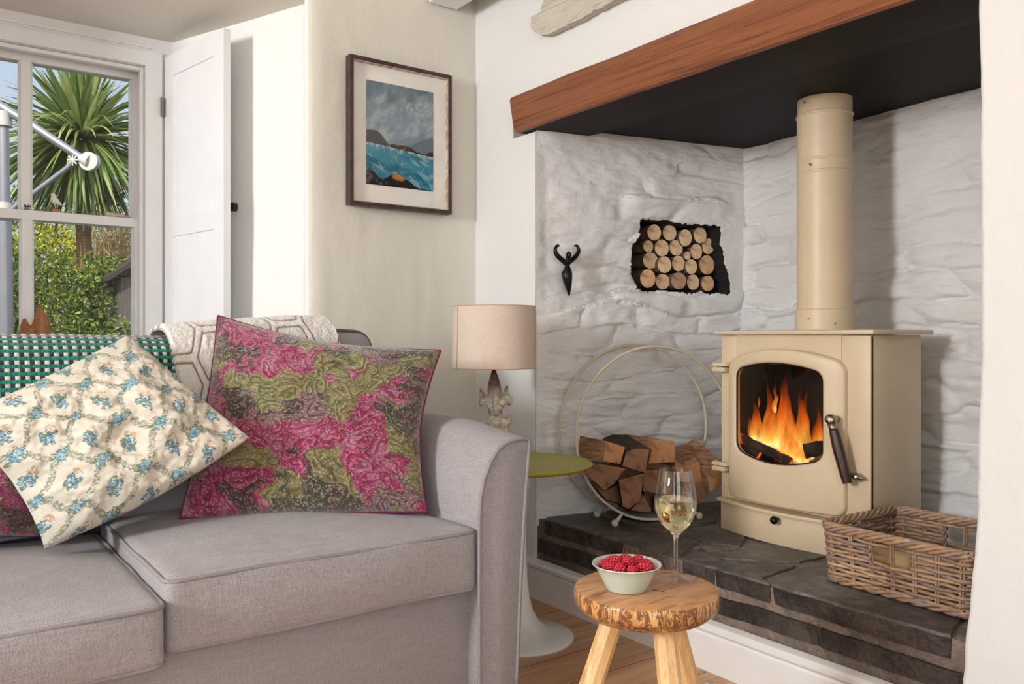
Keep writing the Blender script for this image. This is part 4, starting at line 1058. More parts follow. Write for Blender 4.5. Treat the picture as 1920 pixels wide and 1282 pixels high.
m_split2 = wood('dry_brown_log_face', [(.36, (70, 48, 38)), (.48, (126, 92, 72)), (.6, (160, 122, 96))], scale=(7, 7, 20), ns=4, rough=.9, bs=.9, dist=1.5)
m_bark = simple('rough_bark', (66, 50, 42), .95, c2=(38, 28, 24), ns=25, bump=(45, 1.0, .012))
m_bark2 = simple('brown_bark', (126, 94, 76), .95, c2=(82, 62, 52), ns=30, bump=(45, .9, .008))
# hoop plane
fc = np.array([2.085, 2.025, .590]); ft = np.array([.955, -.297, 0]); rt_c = np.array([2.135, 2.175, .592]); rtt = np.array([.962, -.273, 0])
def hoop(c, t, r, n=96): return [c+t*r*math.cos(a)+np.array([0, 0, r*math.sin(a)]) for a in np.linspace(0, 2*math.pi, n, endpoint=False)]
holder = thing('log_holder', (2.11, 2.09, HZ), 'round cream metal hoop log holder on the left of the hearth', 'log holder')
m_hoop = simple('cream_painted_iron', (206, 198, 178), .5, c2=(194, 185, 164), bump=(60, .15, .003))
RF, RRr = .2985, .300
MB().tube(hoop(fc, ft, RF), .0052, 10, closed=True).obj('front_hoop', m_hoop, holder, smooth=True)
MB().tube(hoop(rt_c, rtt, RRr), .0052, 10, closed=True).obj('rear_hoop', m_hoop, holder, smooth=True)
# curved tray joining the hoops at the bottom
n = 40; V = []
for i in range(n):
    a = math.radians(-90-38+76*i/(n-1))
    for (c, t, r) in ((fc, ft, RF-.004), (rt_c, rtt, RRr-.004)): V.append(c+t*r*math.cos(a)+np.array([0, 0, r*math.sin(a)]))
V2 = [np.array(v)-np.array([0, 0, .003]) for v in V]; V = V+V2
Fc = gridfaces(n, 2)+gridfaces(n, 2, 2*n, flip=True)+[[0, 1, 2*n+1, 2*n], [2*n-2, 4*n-2, 4*n-1, 2*n-1]]
obj('tray', V, Fc, m_hoop, holder, smooth=True)
for (px, py), s_, r0 in (((1153, 978), -1, 0), ((1311, 964), 1, 0)):
    foot = atZ(px, py+3, HZ+.012); foot[2] = HZ+.0125
    a = math.radians(-90+s_*24); top = fc+ft*RF*math.cos(a)+np.array([0, 0, RF*math.sin(a)])
    for kk in (0, 1):
        off = (rt_c-fc)*kk*.95; off[2] = 0
        f = foot+off; tp = top+off; mid = (f+tp)/2+np.array([0, 0, .004])
        m = MB(); m.tube([tp+(fc+off-tp)*.0, mid+(tp-mid)*.5+np.array([0, 0, .006]), mid, f], [.0052, .0055, .006, .0075], 10); m.sphere(f, .0125, 16, 10); m.obj('foot', m_hoop, holder, smooth=True)
def mlog(name, front, back, mats, label, group, org=None):
    """log from two matching end polygons; edges subdivided and roughened"""
    front = [np.array(p) for p in front]; back = [np.array(p) for p in back]; n = len(front)
    F2 = []; B2 = []
    for i in range(n):
        j = (i+1) % n
        for q in range(4):
            F2.append(front[i]+(front[j]-front[i])*q/4); B2.append(back[i]+(back[j]-back[i])*q/4)
    N = len(F2); L = 9; V = []
    cen = sum(F2)/N
    for k in range(L):
        t = k/(L-1)
        c = sum(F2)/N*(1-t)+sum(B2)/N*t
        for i in range(N):
            p = F2[i]*(1-t)+B2[i]*t; d = p-c; s_ = .018*noise.noise(tuple(p*14))+.05*noise.noise(tuple(p*40))*.25
            V.append(p+d*s_*2.2*(1 if 0 < k < L-1 else .6))
    V.append(sum(np.array(V[:N]))/N+(F2[0]-B2[0])/np.linalg.norm(F2[0]-B2[0])*.001); V.append(sum(np.array(V[(L-1)*N:L*N]))/N)
    Fc = gridfaces(L, N, wrap=True); fm = []
    for k in range(L-1):
        for i in range(N): fm.append(mats[1] if i//4 in mats[3] else mats[2])
    for i in range(N): Fc.append([i, (i+1) % N, L*N][::-1]); fm.append(0)
    for i in range(N): Fc.append([(L-1)*N+i, (L-1)*N+(i+1) % N, L*N+1]); fm.append(0)
    o = obj(name, V, Fc, mats[0], loc=cen, smooth=35.0, fmats=fm)
    bm = bmesh.new(); bm.from_mesh(o.data); bmesh.ops.recalc_face_normals(bm, faces=bm.faces); bm.to_mesh(o.data); bm.free()
    tag(o, label, 'log', group); return o
nf = np.array([-.297, -.955, 0]); m_end1 = grain_end('pale_log_end', (178, 132, 94), (150, 104, 70)); m_end2 = grain_end('brown_log_end', (138, 102, 80), (112, 80, 62))
MS = [m_end1, m_split, m_bark2, m_split2, m_end2, m_bark]
def hl(poly, off, dx, dy, dep, palette, label, barks=()):
    """poly pixels give the end face on a plane parallel to the hoop at distance off behind it"""
    A_ = [atP(x, y, fc-nf*off, nf) for x, y in poly]; B_ = [atP(x+dx, y+dy, fc-nf*(off+dep), nf) for x, y in poly]
    if palette == 'pale': mats = [m_end1, m_split, m_bark2]
    else: mats = [m_end2, m_split2, m_bark]
    if palette == 'dark': mats = [m_end2, m_bark, m_bark]
    mlog('split_log', A_, B_, (mats, 2, 1, barks), label, 'split logs in the hoop holder')
hl([(1136, 826), (1172, 838), (1163, 870), (1131, 864)], -.03, -48, -9, .10, 'pale', 'pale split log at the upper left of the hoop holder, poking over its left side', (2,))
hl([(1174, 848), (1190, 841), (1217, 842), (1210, 886), (1167, 873)], -.03, -42, -27, .20, 'brown', 'split log with dark bark on top, second from the left in the top layer', (0, 1, 4))
hl([(1223, 822), (1264, 827), (1267, 866), (1216, 869), (1222, 845)], -.005, -52, -8, .17, 'pale', 'squarish pale split log in the middle of the top layer of the hoop holder')
hl([(1288, 873), (1312, 866), (1319, 900), (1304, 905), (1270, 902), (1266, 866)], -.01, -28, -34, .17, 'pale', 'knotted split log right of centre in the top layer, above the wine glass')
hl([(1325, 890), (1353, 866), (1356, 910), (1331, 921)], -.06, -52, -46, .20, 'pale', 'long orange-brown split log at the far right, leaning down towards the stove')
hl([(1095, 885), (1108, 868), (1140, 872), (1173, 878), (1153, 905), (1134, 919)], -.04, -8, -5, .16, 'brown', 'large rough brown log under the pale one at the left of the hoop holder', (0,))
hl([(1160, 900), (1207, 888), (1201, 938), (1179, 954), (1168, 948)], -.06, -8, 2, .17, 'brown', 'wedge-shaped brown log end in the lower middle of the hoop holder', (4,))
hl([(1208, 880), (1235, 880), (1263, 890), (1259, 927), (1205, 921)], -.01, -10, -2, .16, 'brown', 'brown log end in the middle layer, behind the left edge of the wine glass')
hl([(1205, 926), (1222, 957), (1214, 960), (1182, 956), (1201, 938)], -.03, -10, 2, .15, 'brown', 'small triangular log end at the very bottom of the hoop holder')
hl([(1304, 905), (1320, 899), (1329, 928), (1307, 944), (1278, 937), (1270, 912)], -.01, -14, -4, .16, 'brown', 'reddish brown log end at the lower right of the hoop holder')
hl([(1098, 893), (1132, 921), (1164, 905), (1166, 945), (1138, 938)], .03, -6, 0, .12, 'dark', 'dark barky log deep in the lower left of the hoop holder', (0, 1))
hl([(1150, 862), (1215, 862), (1262, 874), (1258, 906), (1210, 900), (1150, 902)], .06, -6, -2, .10, 'dark', 'dark barky log in the gap below the top layer, back of the hoop holder', (0, 1, 2))
hl([(1240, 905), (1300, 895), (1312, 925), (1280, 950), (1215, 955), (1205, 915)], .07, -4, 0, .09, 'dark', 'dark barky log low at the back right of the hoop holder', (0, 1, 2))
hl([(1226, 929), (1276, 929), (1290, 948), (1256, 962), (1226, 960)], .0, -4, 0, .14, 'brown', 'brown log at the bottom of the hoop holder seen through the wine glass')

# round logs stacked in the niche
m_ends = [grain_end('log_end', (228, 198, 160), (200, 166, 128)), grain_end('log_end_orange', (226, 182, 138), (196, 148, 104)), grain_end('log_end_pinkish', (184, 150, 126), (156, 122, 100))]
NL = [(347, 402, 76, 95, 0, 'leftmost log of the top row in the wall niche'), (522, 405, 76, 93, 0, 'second log from the left in the top row of the wall niche'), (703, 462, 72, 100, 0, 'cracked log sagging in the top row of the wall niche, third from the left'), (872, 432, 72, 95, 0, 'rightmost log of the top row in the wall niche'),
      (278, 560, 55, 70, 0, 'small log at the left end of the second row in the wall niche'), (433, 578, 77, 100, 0, 'second log from the left in the second row of the wall niche'), (597, 577, 74, 93, 0, 'middle log of the second row in the wall niche'), (962, 560, 66, 92, 0, 'log at the right end of the second row in the wall niche'), (828, 620, 66, 90, 0, 'log right of the tiny one in the wall niche'), (726, 667, 36, 50, 0, 'tiny thin log wedged in the middle of the wall niche stack'),
      (302, 722, 80, 97, 0, 'leftmost log of the third row in the wall niche'), (465, 770, 78, 97, 0, 'second log from the left in the third row of the wall niche'), (624, 757, 72, 92, 0, 'middle log of the third row in the wall niche'), (770, 792, 66, 88, 0, 'log directly under the tiny one in the wall niche'), (948, 772, 85, 113, 1, 'large orange-tinted log at the right end of the third row in the wall niche'),
      (272, 928, 84, 112, 1, 'big orange-tinted log in the bottom left corner of the wall niche'), (443, 963, 78, 92, 0, 'second log from the left in the bottom row of the wall niche'), (627, 955, 84, 100, 2, 'dark pinkish log in the middle of the bottom row of the wall niche'), (790, 970, 70, 92, 0, 'second log from the right in the bottom row of the wall niche'), (958, 985, 72, 92, 1, 'orange log at the bottom right of the wall niche')]
for i, (zx, zy, rx, ry, mi, lab) in enumerate(NL):
    px, py = 1170+zx/6.104, 370+zy/6.104; off = -.045-.02*random.random()
    c = atP(px, py, P0+N3*off, N3); dep = np.dot(c-CAM, FW); r = ry/6.104*dep/F*.985
    n = 26; L = 6; V = []; ax = np.array([*(-nAB), 0]); ax = ax+np.array([random.uniform(-.03, .03), 0, random.uniform(-.02, .02)]); e3 = np.array([*eAB, 0])
    L_len = .20
    for k in range(L):
        t = k/(L-1)*L_len
        for a in np.linspace(0, 2*math.pi, n, endpoint=False):
            rr = r*(1+.035*noise.noise((math.cos(a)*1.5, math.sin(a)*1.5, i*3.3))+.02*noise.noise((math.cos(a)*5, math.sin(a)*5, k*1.0+i)))*(1 if k else .985)
            V.append(c+ax*t+e3*rr*math.cos(a)*(rx/ry/.79)+np.array([0, 0, rr*math.sin(a)]))
    V.append(c); Fc = gridfaces(L, n, wrap=True)+[[j, L*n, (j+1) % n] for j in range(n)]+[[(L-1)*n+j for j in range(n)]]
    fm = [1]*((L-1)*n)+[0]*n+[0]
    o = obj('round_log', V, Fc, [m_ends[mi], m_bark2], loc=c, smooth=35.0, fmats=fm); tag(o, lab, 'log', 'round logs stacked in the wall niche')

# iron hook on the left fireplace wall
hk = thing('iron_hook', onL(1064, 505, .03), 'black cast-iron two-horned wall hook left of the log niche', 'hook')
def hp(px, py, off=.035): return onL(px, py, off)
m = MB(); m.tube([hp(1064, 478), hp(1065, 487, .04), hp(1064, 496, .038), hp(1064, 503, .04), hp(1063, 512, .044), hp(1064, 525, .044), hp(1066, 540, .04), hp(1067, 554, .036)], [.006, .009, .007, .012, .0195, .017, .010, .003], 14)
m.sphere(hp(1066, 478, .044), .010, 14, 10, sc=(.8, 1.2, 1.3)); m.sphere(hp(1060, 490, .046), .006, 10, 8); m.sphere(hp(1069, 490, .046), .006, 10, 8)
m.obj('body', m_black, hk, smooth=True)
for s_ in (-1, 1):
    q = [(1064, 496, .0085), (1064+s_*9, 488, .009), (1064+s_*18, 480, .0085), (1064+s_*23, 470, .007), (1064+s_*20, 461, .005), (1064+s_*15, 461, .003)]
    if s_ > 0: q = [(x-2, y, r) for x, y, r in q]
    P_ = [(*hp(x, y, .038), r) for x, y, r in q]; a, b = crvr(P_, 8); MB().tube(a, b, 12).obj('horn', m_black, hk, smooth=True)
# driftwood above the beam
def slabwood(name, poly, to3, th, nrm, mat, label, seed=0, insd=-1):
    pts = []
    n = len(poly)
    for i in range(n):
        a, b = np.array(poly[i]), np.array(poly[(i+1) % n]); k = max(2, int(np.linalg.norm(b-a)/4))
        for q in range(k): p = a+(b-a)*q/k; pts.append(p+np.array([noise.noise((p[0]*.15, p[1]*.15, seed)), noise.noise((p[0]*.15, p[1]*.15, seed+5))])*2.6)
    c = np.mean(pts, 0); A_ = [to3(*p) for p in pts]; nrm = np.array(nrm)
    N = len(pts); Fm = []
    for i, p in enumerate(pts):
        t_ = pts[(i+1) % N]-pts[i-1]; t_ = t_/(np.linalg.norm(t_)+1e-9); n2 = np.array((-t_[1], t_[0])); Fm.append(to3(*(p+n2*2.2*insd))+nrm*(th+.004*noise.noise((p[0]*.1, p[1]*.1, 2)))); V = A_+[a+nrm*th*.75 for a in A_]+Fm+[to3(*c)+nrm*th, to3(*c)]
    Fc = gridfaces(3, N, wrap=True)+[[2*N+i, 2*N+(i+1) % N, 3*N] for i in range(N)]+[[(i+1) % N, i, 3*N+1] for i in range(N)]
    o = obj(name, V, Fc, mat, smooth=40.0)
    bm = bmesh.new(); bm.from_mesh(o.data); bmesh.ops.recalc_face_normals(bm, faces=bm.faces); bm.to_mesh(o.data); bm.free()
    tag(o, label, 'driftwood'); return o
m_drift = wood('bleached_driftwood', [(.34, (150, 138, 118)), (.44, (230, 222, 204)), (.62, (244, 238, 224)), (.72, (190, 180, 160))], scale=(14, 1.4, 20), ns=3, rough=.85, bs=.9, dist=1.2)
slabwood('driftwood', [(1011, 37), (1032, 30), (1031, 14), (1038, 3), (1050, -8), (1240, -110), (1330, -150), (1330, -90), (1175, 0), (1130, 22), (1094, 42), (1040, 67), (1028, 66), (1018, 64), (1012, 54)], lambda x, y: atX(x, y, 1.797), .034, (-1, 0, 0), m_drift, 'bleached driftwood plank mounted on the wall above the beam')

# ------------------------------------------------------------------ wicker basket
m_wick = NT('grey_brown_wicker'); at = m_wick.n('Attribute', attribute_name='tint'); wn_ = m_wick.noise(m_wick.coord(), 90, 3)
m_wick = m_wick.fin(m_wick.mix(.5, at.outputs['Color'], m_wick.ramp(wn_, [(.3, (150, 140, 134)), (.7, (255, 250, 245))]), 'MULTIPLY'), .5, m_wick.bump(wn_, .4, .003), spec=.35)
bk = thing('wicker_basket', (2.105, 1.09, HZ), 'grey-brown rectangular wicker basket with hand holes at the right of the hearth', 'basket')
# footprint corners (bottom) and rim corners
Bf = np.array([(1.945, 1.275), (1.925, .900), (2.255, .885), (2.275, 1.262)])   # front-left, front-right, back-right, back-left
Bc = Bf.mean(0)
def bper(t, z, off=0):
    """point on the rounded perimeter, t in 0..1, z height above the hearth"""
    fl = 1+.055*z/.15
    P_ = Bc+(Bf-Bc)*fl
    L_ = [np.linalg.norm(P_[(i+1) % 4]-P_[i]) for i in range(4)]; T = sum(L_); s_ = (t % 1)*T; i = 0
    while s_ > L_[i] and i < 3: s_ -= L_[i]; i += 1
    a, b = P_[i], P_[(i+1) % 4]; p = a+(b-a)*s_/L_[i]; e = (b-a)/L_[i]; n_ = np.array((e[1], -e[0])); n_ = n_ if n_ @ (p-Bc) > 0 else -n_
    rc = .035; d1 = s_; d2 = L_[i]-s_
    for d in (d1, d2):
        if d < rc: p = p-n_*(rc-math.sqrt(max(0, rc*rc-(rc-d)**2)))*.8
    return np.array([*(p+n_*off), HZ+z])
Lside = [np.linalg.norm(Bf[(i+1) % 4]-Bf[i]) for i in range(4)]; PT = sum(Lside)
wc = [L3(c) for c in ((182, 152, 128), (164, 140, 122), (196, 162, 130), (156, 134, 122), (174, 140, 108))]
def wickmesh(name, strands, parent=bk):
    V = []; Fc = []; C = []
    for pts, r, col, cl in strands:
        m = MB(); m.tube(pts, r, 7, closed=cl); k = len(V); V += m.v; Fc += [[i+k for i in f] for f in m.f]; C += [col]*len(m.v)
    return obj(name, V, Fc, m_wick, parent, smooth=True, colors=np.array(C))
NST = 26
stk_t = [(i+.5)/NST for i in range(NST)]
HB = .150
def rimz(t): 
    # rim rises a little at the corners
    return .006*math.cos(2*math.pi*4*t)*0
st = []
for t in stk_t:
    for q in (-.0028, .0028):
        st.append(([bper(t+q/PT*1.1, z) for z in np.linspace(.004, HB, 8)], .0029, wc[random.randrange(5)]*.9, False))
wickmesh('stake', st)
# hand holes: middle of front side (between corners 0-1) and of back side (2-3), z from .088 to .128
c01 = Lside[0]/2/PT; c23 = (Lside[0]+Lside[1]+Lside[2]/2)/PT; hwid = .052/PT
rows = np.arange(.012, .138, .0098); st = []
for ri, z in enumerate(rows):
    hole = .086 < z < .126
    segs = [(0, 1)] if not hole else [(c01+hwid, c23-hwid), (c23+hwid, 1+c01-hwid)]
    for a, b in segs:
        n = int((b-a)*360); pts = []
        for k in range(n+1):
            t = a+(b-a)*k/n
            ph = math.pi*(t*NST+ri)
            pts.append(bper(t, z+.0014*noise.noise((t*30, ri, 0))+.0012*math.sin(ph*.5), .0052*math.sin(ph)))
        # colour changes along the row: cut into short canes
        L_ = 44
        for k in range(0, n, L_):
            st.append((pts[k:min(k+L_+2, n+1)], .0046*(1+.1*random.uniform(-1, 1)), wc[random.randrange(5)]*random.uniform(.8, 1.12), False))
        if hole:
            for t in (a, b):
                pass
wickmesh('weave', st)
# braided rim and foot
def braid(name, z0, R_, nb, r, tw):
    st = []
    for b_ in range(nb):
        pts = []
        for k in range(420):
            t = k/420; a = 2*math.pi*(b_/nb+tw*t); pts.append(bper(t, z0+R_*math.sin(a), R_*.9*math.cos(a)))
        for k in range(0, 420, 35): st.append(([pts[j % 420] for j in range(k, k+37)], r, wc[random.randrange(5)]*random.uniform(.9, 1.15), False))
    wickmesh(name, st)
braid('rim', HB-.002, .0085, 5, .0050, 11); braid('foot_border', .0135, .006, 3, .0048, 12)
V = [bper(t, .012, -.004) for t in np.linspace(0, 1, 60, endpoint=False)]; k = len(V); V2 = [v-np.array([0, 0, .005]) for v in V]
obj('floor_panel', V+V2, [list(range(k)), list(range(k, 2*k))[::-1]]+[[i, k+i, k+(i+1) % k, (i+1) % k] for i in range(k)], simple('basket_base', (108, 84, 66), .8), bk)
# kindling in the basket
for i, (x0, y0, x1, y1, lab) in enumerate(((2.02, 1.20, 2.06, 1.00, 'pale sawn kindling block in the basket, seen through its front hand hole'), (2.13, 1.19, 2.15, .98, 'second pale kindling block lying behind the first in the basket'))):
    a = np.array((x0, y0)); b = np.array((x1, y1)); e = (b-a)/np.linalg.norm(b-a); R = np.array([[e[0], -e[1], 0], [e[1], e[0], 0], [0, 0, 1]])
    o = MB().obox((*(a+b)/2, HZ+.0135+.042), np.linalg.norm(b-a)/2, .035, .041, R, 0, .004).obj('kindling_block', wood('pale_kindling', [(.3, (190, 152, 108)), (.6, (214, 180, 134))], scale=(8, 2, 8), rough=.8) if i == 0 else bpy.data.materials['pale_kindling'], smooth=30.0); tag(o, lab, 'firewood')

# ------------------------------------------------------------------ stool, bowl of raspberries, wine glass
sx, sy, sr, sh_ = 1.121, 1.114, .1345, .450
stool = thing('stool', (sx, sy, 0), 'small round three-legged stool with spalted wood seat holding berries and wine', 'stool')
def spalt():
    t = NT('spalted_seat_wood'); sp = t.n('SeparateXYZ'); tc = t.n('TexCoord'); t.l(tc.outputs['Object'], sp.inputs[0])
    v = t.coord(scale=(2.2, 16, 16), rot=(0, 0, .55)); g = t.noise(v, 1.6, 6, .6, 1.2); g2 = t.noise(v, 9, 4, .6)
    c = t.ramp(t.mix(.3, g, g2), [(.34, (122, 74, 44)), (.44, (180, 126, 80)), (.56, (204, 154, 106)), (.68, (150, 96, 58))])
    side = t.ramp(t.mix(.3, g, g2), [(.3, (176, 120, 72)), (.5, (208, 156, 98)), (.7, (222, 178, 120))])
    st = t.noise(t.coord(scale=(14, 14, 4)), 3.4, 5, .7, 2.2); stn = t.ramp(st, [(.44, (255, 255, 255)), (.50, (112, 62, 44)), (.56, (96, 50, 38)), (.60, (255, 255, 255))])
    geo = t.n('NewGeometry'); s2 = t.n('SeparateXYZ'); t.l(geo.outputs['Normal'], s2.inputs[0]); top = t.ramp(s2.outputs['Z'], [(.7, (0, 0, 0)), (.85, (255, 255, 255))])
    sd = t.mix(.85, side, stn, 'MULTIPLY')
    return t.fin(t.mix(top, sd, c), .36, t.bump(g2, .1, .004), Coat_Weight=.15)
m = MB(); m.lathe([(0, .4545-.058), (.07, .396), (.098, .398), (.116, .405), (.128, .415), (.1335, .422), (.1352, .428), (.1355, .444), (.1335, .4485), (.130, .450), (.06, .450), (0, .450)], (sx, sy, 0), 96)
m.obj('seat', spalt(), stool, smooth=50.0)
m_ash = wood('ash_stool_leg', [(.3, (186, 136, 84)), (.48, (222, 178, 122)), (.6, (236, 200, 148)), (.75, (204, 156, 102))], scale=(22, 22, 1.6), ns=2.0, rough=.42, bs=.15, dist=.8)
def legat(px0, py0, px1, py1, dtop, dbot):
    a = atZ(px0, py0, .402); return a
for (tx_, ty_, bx_, by_) in ((-.060, -.008, -.200, -.045), (.024, -.048, .044, -.185), (.050, .040, .165, .140)):
    # offsets given along the camera-right and depth axes
    rt2, fw2 = RT[:2], FW[:2]
    a = np.array([sx, sy])+rt2*tx_+fw2*ty_; b = np.array([sx, sy])+rt2*bx_*1.0+fw2*by_
    a = np.array([*a, .405]); b = np.array([*b, .0])
    m = MB(); pts = [a+(b-a)*t for t in np.linspace(0, 1, 9)]; m.tube(pts, [.0205+.0035*t for t in np.linspace(0, 1, 9)], 8); m.obj('leg', m_ash, stool, smooth=25.0)
w = np.array([.018, .0005]); m = MB(); th = .5
c = np.array([sx, sy]); e1 = RT[:2]*.8-FW[:2]*.6; e1 /= np.linalg.norm(e1); e2 = np.array((-e1[1], e1[0]))
m.obox((sx+.002, sy-.030, .4502), .013, .0012, .0004, np.array([[e1[0], e2[0], 0], [e1[1], e2[1], 0], [0, 0, 1]])); m.obj('wedge', simple('leg_wedge', (120, 80, 48), .6), stool)

bx_, by_ = 1.084, 1.128
m_bowl = simple('pale_green_glazed_bowl', (196, 208, 196), .22, c2=(188, 200, 187), Coat_Weight=.4)
prof = [(0, .003), (.030, .003), (.034, .0), (.037, .001), (.043, .012), (.051, .028), (.0575, .041), (.0625, .0455), (.0645, .047), (.0640, .0485), (.0615, .0475), (.055, .042), (.048, .030), (.040, .014), (.033, .0065), (0, .0055)]
bowl = MB().lathe(prof, (bx_, by_, sh_), 72).obj('bowl', m_bowl, loc=(bx_, by_, sh_), smooth=40.0); tag(bowl, 'small pale green bowl filled with raspberries on the stool', 'bowl')
def berry_mesh():
    bm = bmesh.new(); bmesh.ops.create_icosphere(bm, subdivisions=1, radius=1)
    m = MB(); R0 = .0078
    for ring, (z, rr, k) in enumerate(((-.0075, .0045, 6), (-.0035, .0068, 9), (.001, .0072, 10), (.0052, .0058, 8), (.0086, .0034, 5), (.0102, .0, 1))):
        for i in range(k):
            a = 2*math.pi*(i+.5*(ring % 2))/k; m.sphere((rr*math.cos(a), rr*math.sin(a), z), .0029, 8, 6)
    m.sphere((0, 0, 0), .0072, 10, 8, sc=(.9, .9, 1.15))
    bm.free(); me = bpy.data.meshes.new('raspberry'); me.from_pydata(m.v, [], m.f); me.polygons.foreach_set('use_smooth', [True]*len(me.polygons)); return me
m_rasp = simple('raspberry_skin', (168, 14, 40), .3, c2=(200, 44, 66), ns=300, Subsurface_Weight=.25, Subsurface_Radius=(.01, .002, .002))
rm = berry_mesh(); rm.materials.append(m_rasp)
spots = [(-.031, -.008, .040), (-.014, -.024, .041), (.006, -.028, .041), (.027, -.018, .042), (.036, .004, .041), (-.036, .014, .040), (-.018, .006, .049), (.002, -.006, .050), (.020, .004, .049), (-.022, .030, .041), (0, .022, .047), (.022, .026, .042), (.000, .040, .040)]
names = ['at the left edge', 'at the front left', 'at the front', 'at the front right', 'at the right edge', 'at the back left edge', 'on top, left of the middle', 'on top in the middle', 'on top, right of the middle', 'at the back left', 'at the back, raised', 'at the back right', 'at the very back']
for (u_, v_, z_), nm_ in zip(spots, names):
    o = bpy.data.objects.new('raspberry', rm); COL.objects.link(o); p = RT[:2]*u_*1.08+FW[:2]*v_*1.05
    o.location = (bx_+p[0], by_+p[1], sh_+z_+.001); o.rotation_euler = (random.uniform(.4, 2.2), random.uniform(-1, 1), random.uniform(0, 6)); sc_ = random.uniform(1.12, 1.3); o.scale = (sc_,)*3
    tag(o, 'red raspberry '+nm_+' of the bowl', 'raspberry', 'raspberries in the green bowl')
# lower layer resting in the bowl, mostly hidden under the others
gx, gy = 1.206, 1.118
def glassmat(name, col=(1, 1, 1, 1), ior=1.45):
    t = NT(name); return t.fin(col, 0.0, Transmission_Weight=1.0, IOR=ior)
mg_ = glassmat('clear_glass')
out = [(0, 0), (.036, 0), (.0385, .0012), (.038, .0025), (.028, .0045), (.014, .0075), (.0065, .011), (.0045, .018), (.0039, .035), (.0037, .055), (.0040, .075), (.0055, .0835), (.009, .0875), (.017, .0945), (.0265, .104), (.0345, .117), (.0388, .131), (.0402, .145), (.0395, .161), (.0365, .182), (.0330, .200), (.0310, .2125)]
inn = [(.0300, .2125), (.0320, .200), (.0355, .182), (.0385, .161), (.0392, .145), (.0378, .131), (.0335, .1175), (.0255, .1052), (.016, .0962), (.008, .0905), (.0, .089)]
def fine(p):
    q = crv([(a, b) for a, b in p], 5); return [(max(float(a), 0), float(b)) for a, b in q]
def thinglass():
    t = NT('thin_clear_glass'); tr = t.n('BsdfTransparent'); gl = t.n('BsdfGlossy'); gl.inputs['Roughness'].default_value = .01
    lw = t.n('LayerWeight'); lw.inputs[0].default_value = .12; mx = t.n('MixShader'); tr.inputs[0].default_value = (.985, .99, .985, 1)
    cl = t.n('MapRange'); cl.inputs['To Min'].default_value = .03; cl.inputs['To Max'].default_value = .75; t.l(lw.outputs['Facing'], cl.inputs[0])
    pw = t.n('Math', operation='MULTIPLY'); pw.inputs[1].default_value = 1.0; t.l(cl.outputs[0], pw.inputs[0])
    t.l(pw.outputs[0], mx.inputs[0]); t.l(tr.outputs[0], mx.inputs[1]); t.l(gl.outputs[0], mx.inputs[2]); t.l(mx.outputs[0], t.out.inputs[0]); return t.m
fo = fine(out)+fine(inn); mgl = MB().lathe(fo, (gx, gy, sh_+.0004), 96)
for i in range(len(fo)-1):
    zz = (fo[i][1]+fo[i+1][1])/2; thin = zz < .010 or zz > .0885
    if thin:
        for k in range(96): mgl.fm[i*96+k] = 1
gl_ = mgl.obj('wine_glass', [mg_, thinglass()], loc=(gx, gy, sh_), smooth=70.0); tag(gl_, 'stemmed glass of white wine standing on the stool', 'wine glass')
wz = .1555
wi = [(0, .0892), (.008, .0907), (.016, .0964), (.0255, .1054), (.0335, .1177), (.0379, .131), (.03925, .145), (.0389, wz)]
q = fine(wi)
wine = MB().lathe([(a*1.003, b) for a, b in q]+[(.0380, wz-.0003), (.020, wz-.0006), (0, wz-.0006)], (gx, gy, sh_+.0004), 80).obj('white_wine', glassmat('pale_wine', (.97, .90, .60, 1), 1.34), loc=(gx, gy, sh_+.09), smooth=60.0)
tag(wine, 'pale golden white wine half filling the stemmed glass', 'wine')

# ------------------------------------------------------------------ fringed rug corner on the floor
m_rug = simple('dark_green_rug', (44, 52, 46), .95, c2=(88, 92, 80), ns=60, bump=(120, .8, .006)); m_fr = simple('cream_fringe', (206, 196, 178), .9, c2=(176, 166, 148), ns=80)
rc = np.array((1.735, 1.500)); d1 = np.array((-.45, -.89)); d1 /= np.linalg.norm(d1); d2 = np.array((.14, -.99)); d2 /= np.linalg.norm(d2)
rug = thing('rug', (*rc, 0), 'dark green rug corner with cream tasselled fringe beside the skirting', 'rug')
V = []; 
e_ = np.array((-1, -.12)); e_ /= np.linalg.norm(e_); f_ = np.array((-.12, -1.)); f_ = f_/np.linalg.norm(f_)
cr = rc+np.array((-.045, -.035))
pl_ = [cr, cr+f_*1.1, cr+f_*1.1+np.array((-.35, -.75))*.6, cr+np.array((-.40, -.80))*1.1]
m = MB(); m.prism([(*p, .008) for p in pl_], [(*p, .001) for p in pl_]); m.obj('pile', m_rug, rug)
m = MB()
for i in range(80):
    b = cr+f_*(i*.0135)+np.array((0, random.uniform(-.003, .003))); L_ = random.uniform(.035, .055); a = random.uniform(-.5, .9)
    dr = np.array((math.cos(a), math.sin(a))); n_ = np.array((-dr[1], dr[0])); k_ = random.uniform(-.012, .012)
    for w_ in (-.002, .002): m.tube([(*b, .008), (*(b+dr*L_*.3+n_*(k_*.6+w_)), .010), (*(b+dr*L_*.7+n_*(k_+w_*2)), .006), (*(b+dr*L_+n_*(k_*.2+w_*3)), .003)], .0018, 5)
tag(m.obj('fringe', m_fr, rug, smooth=True), kind='stuff')

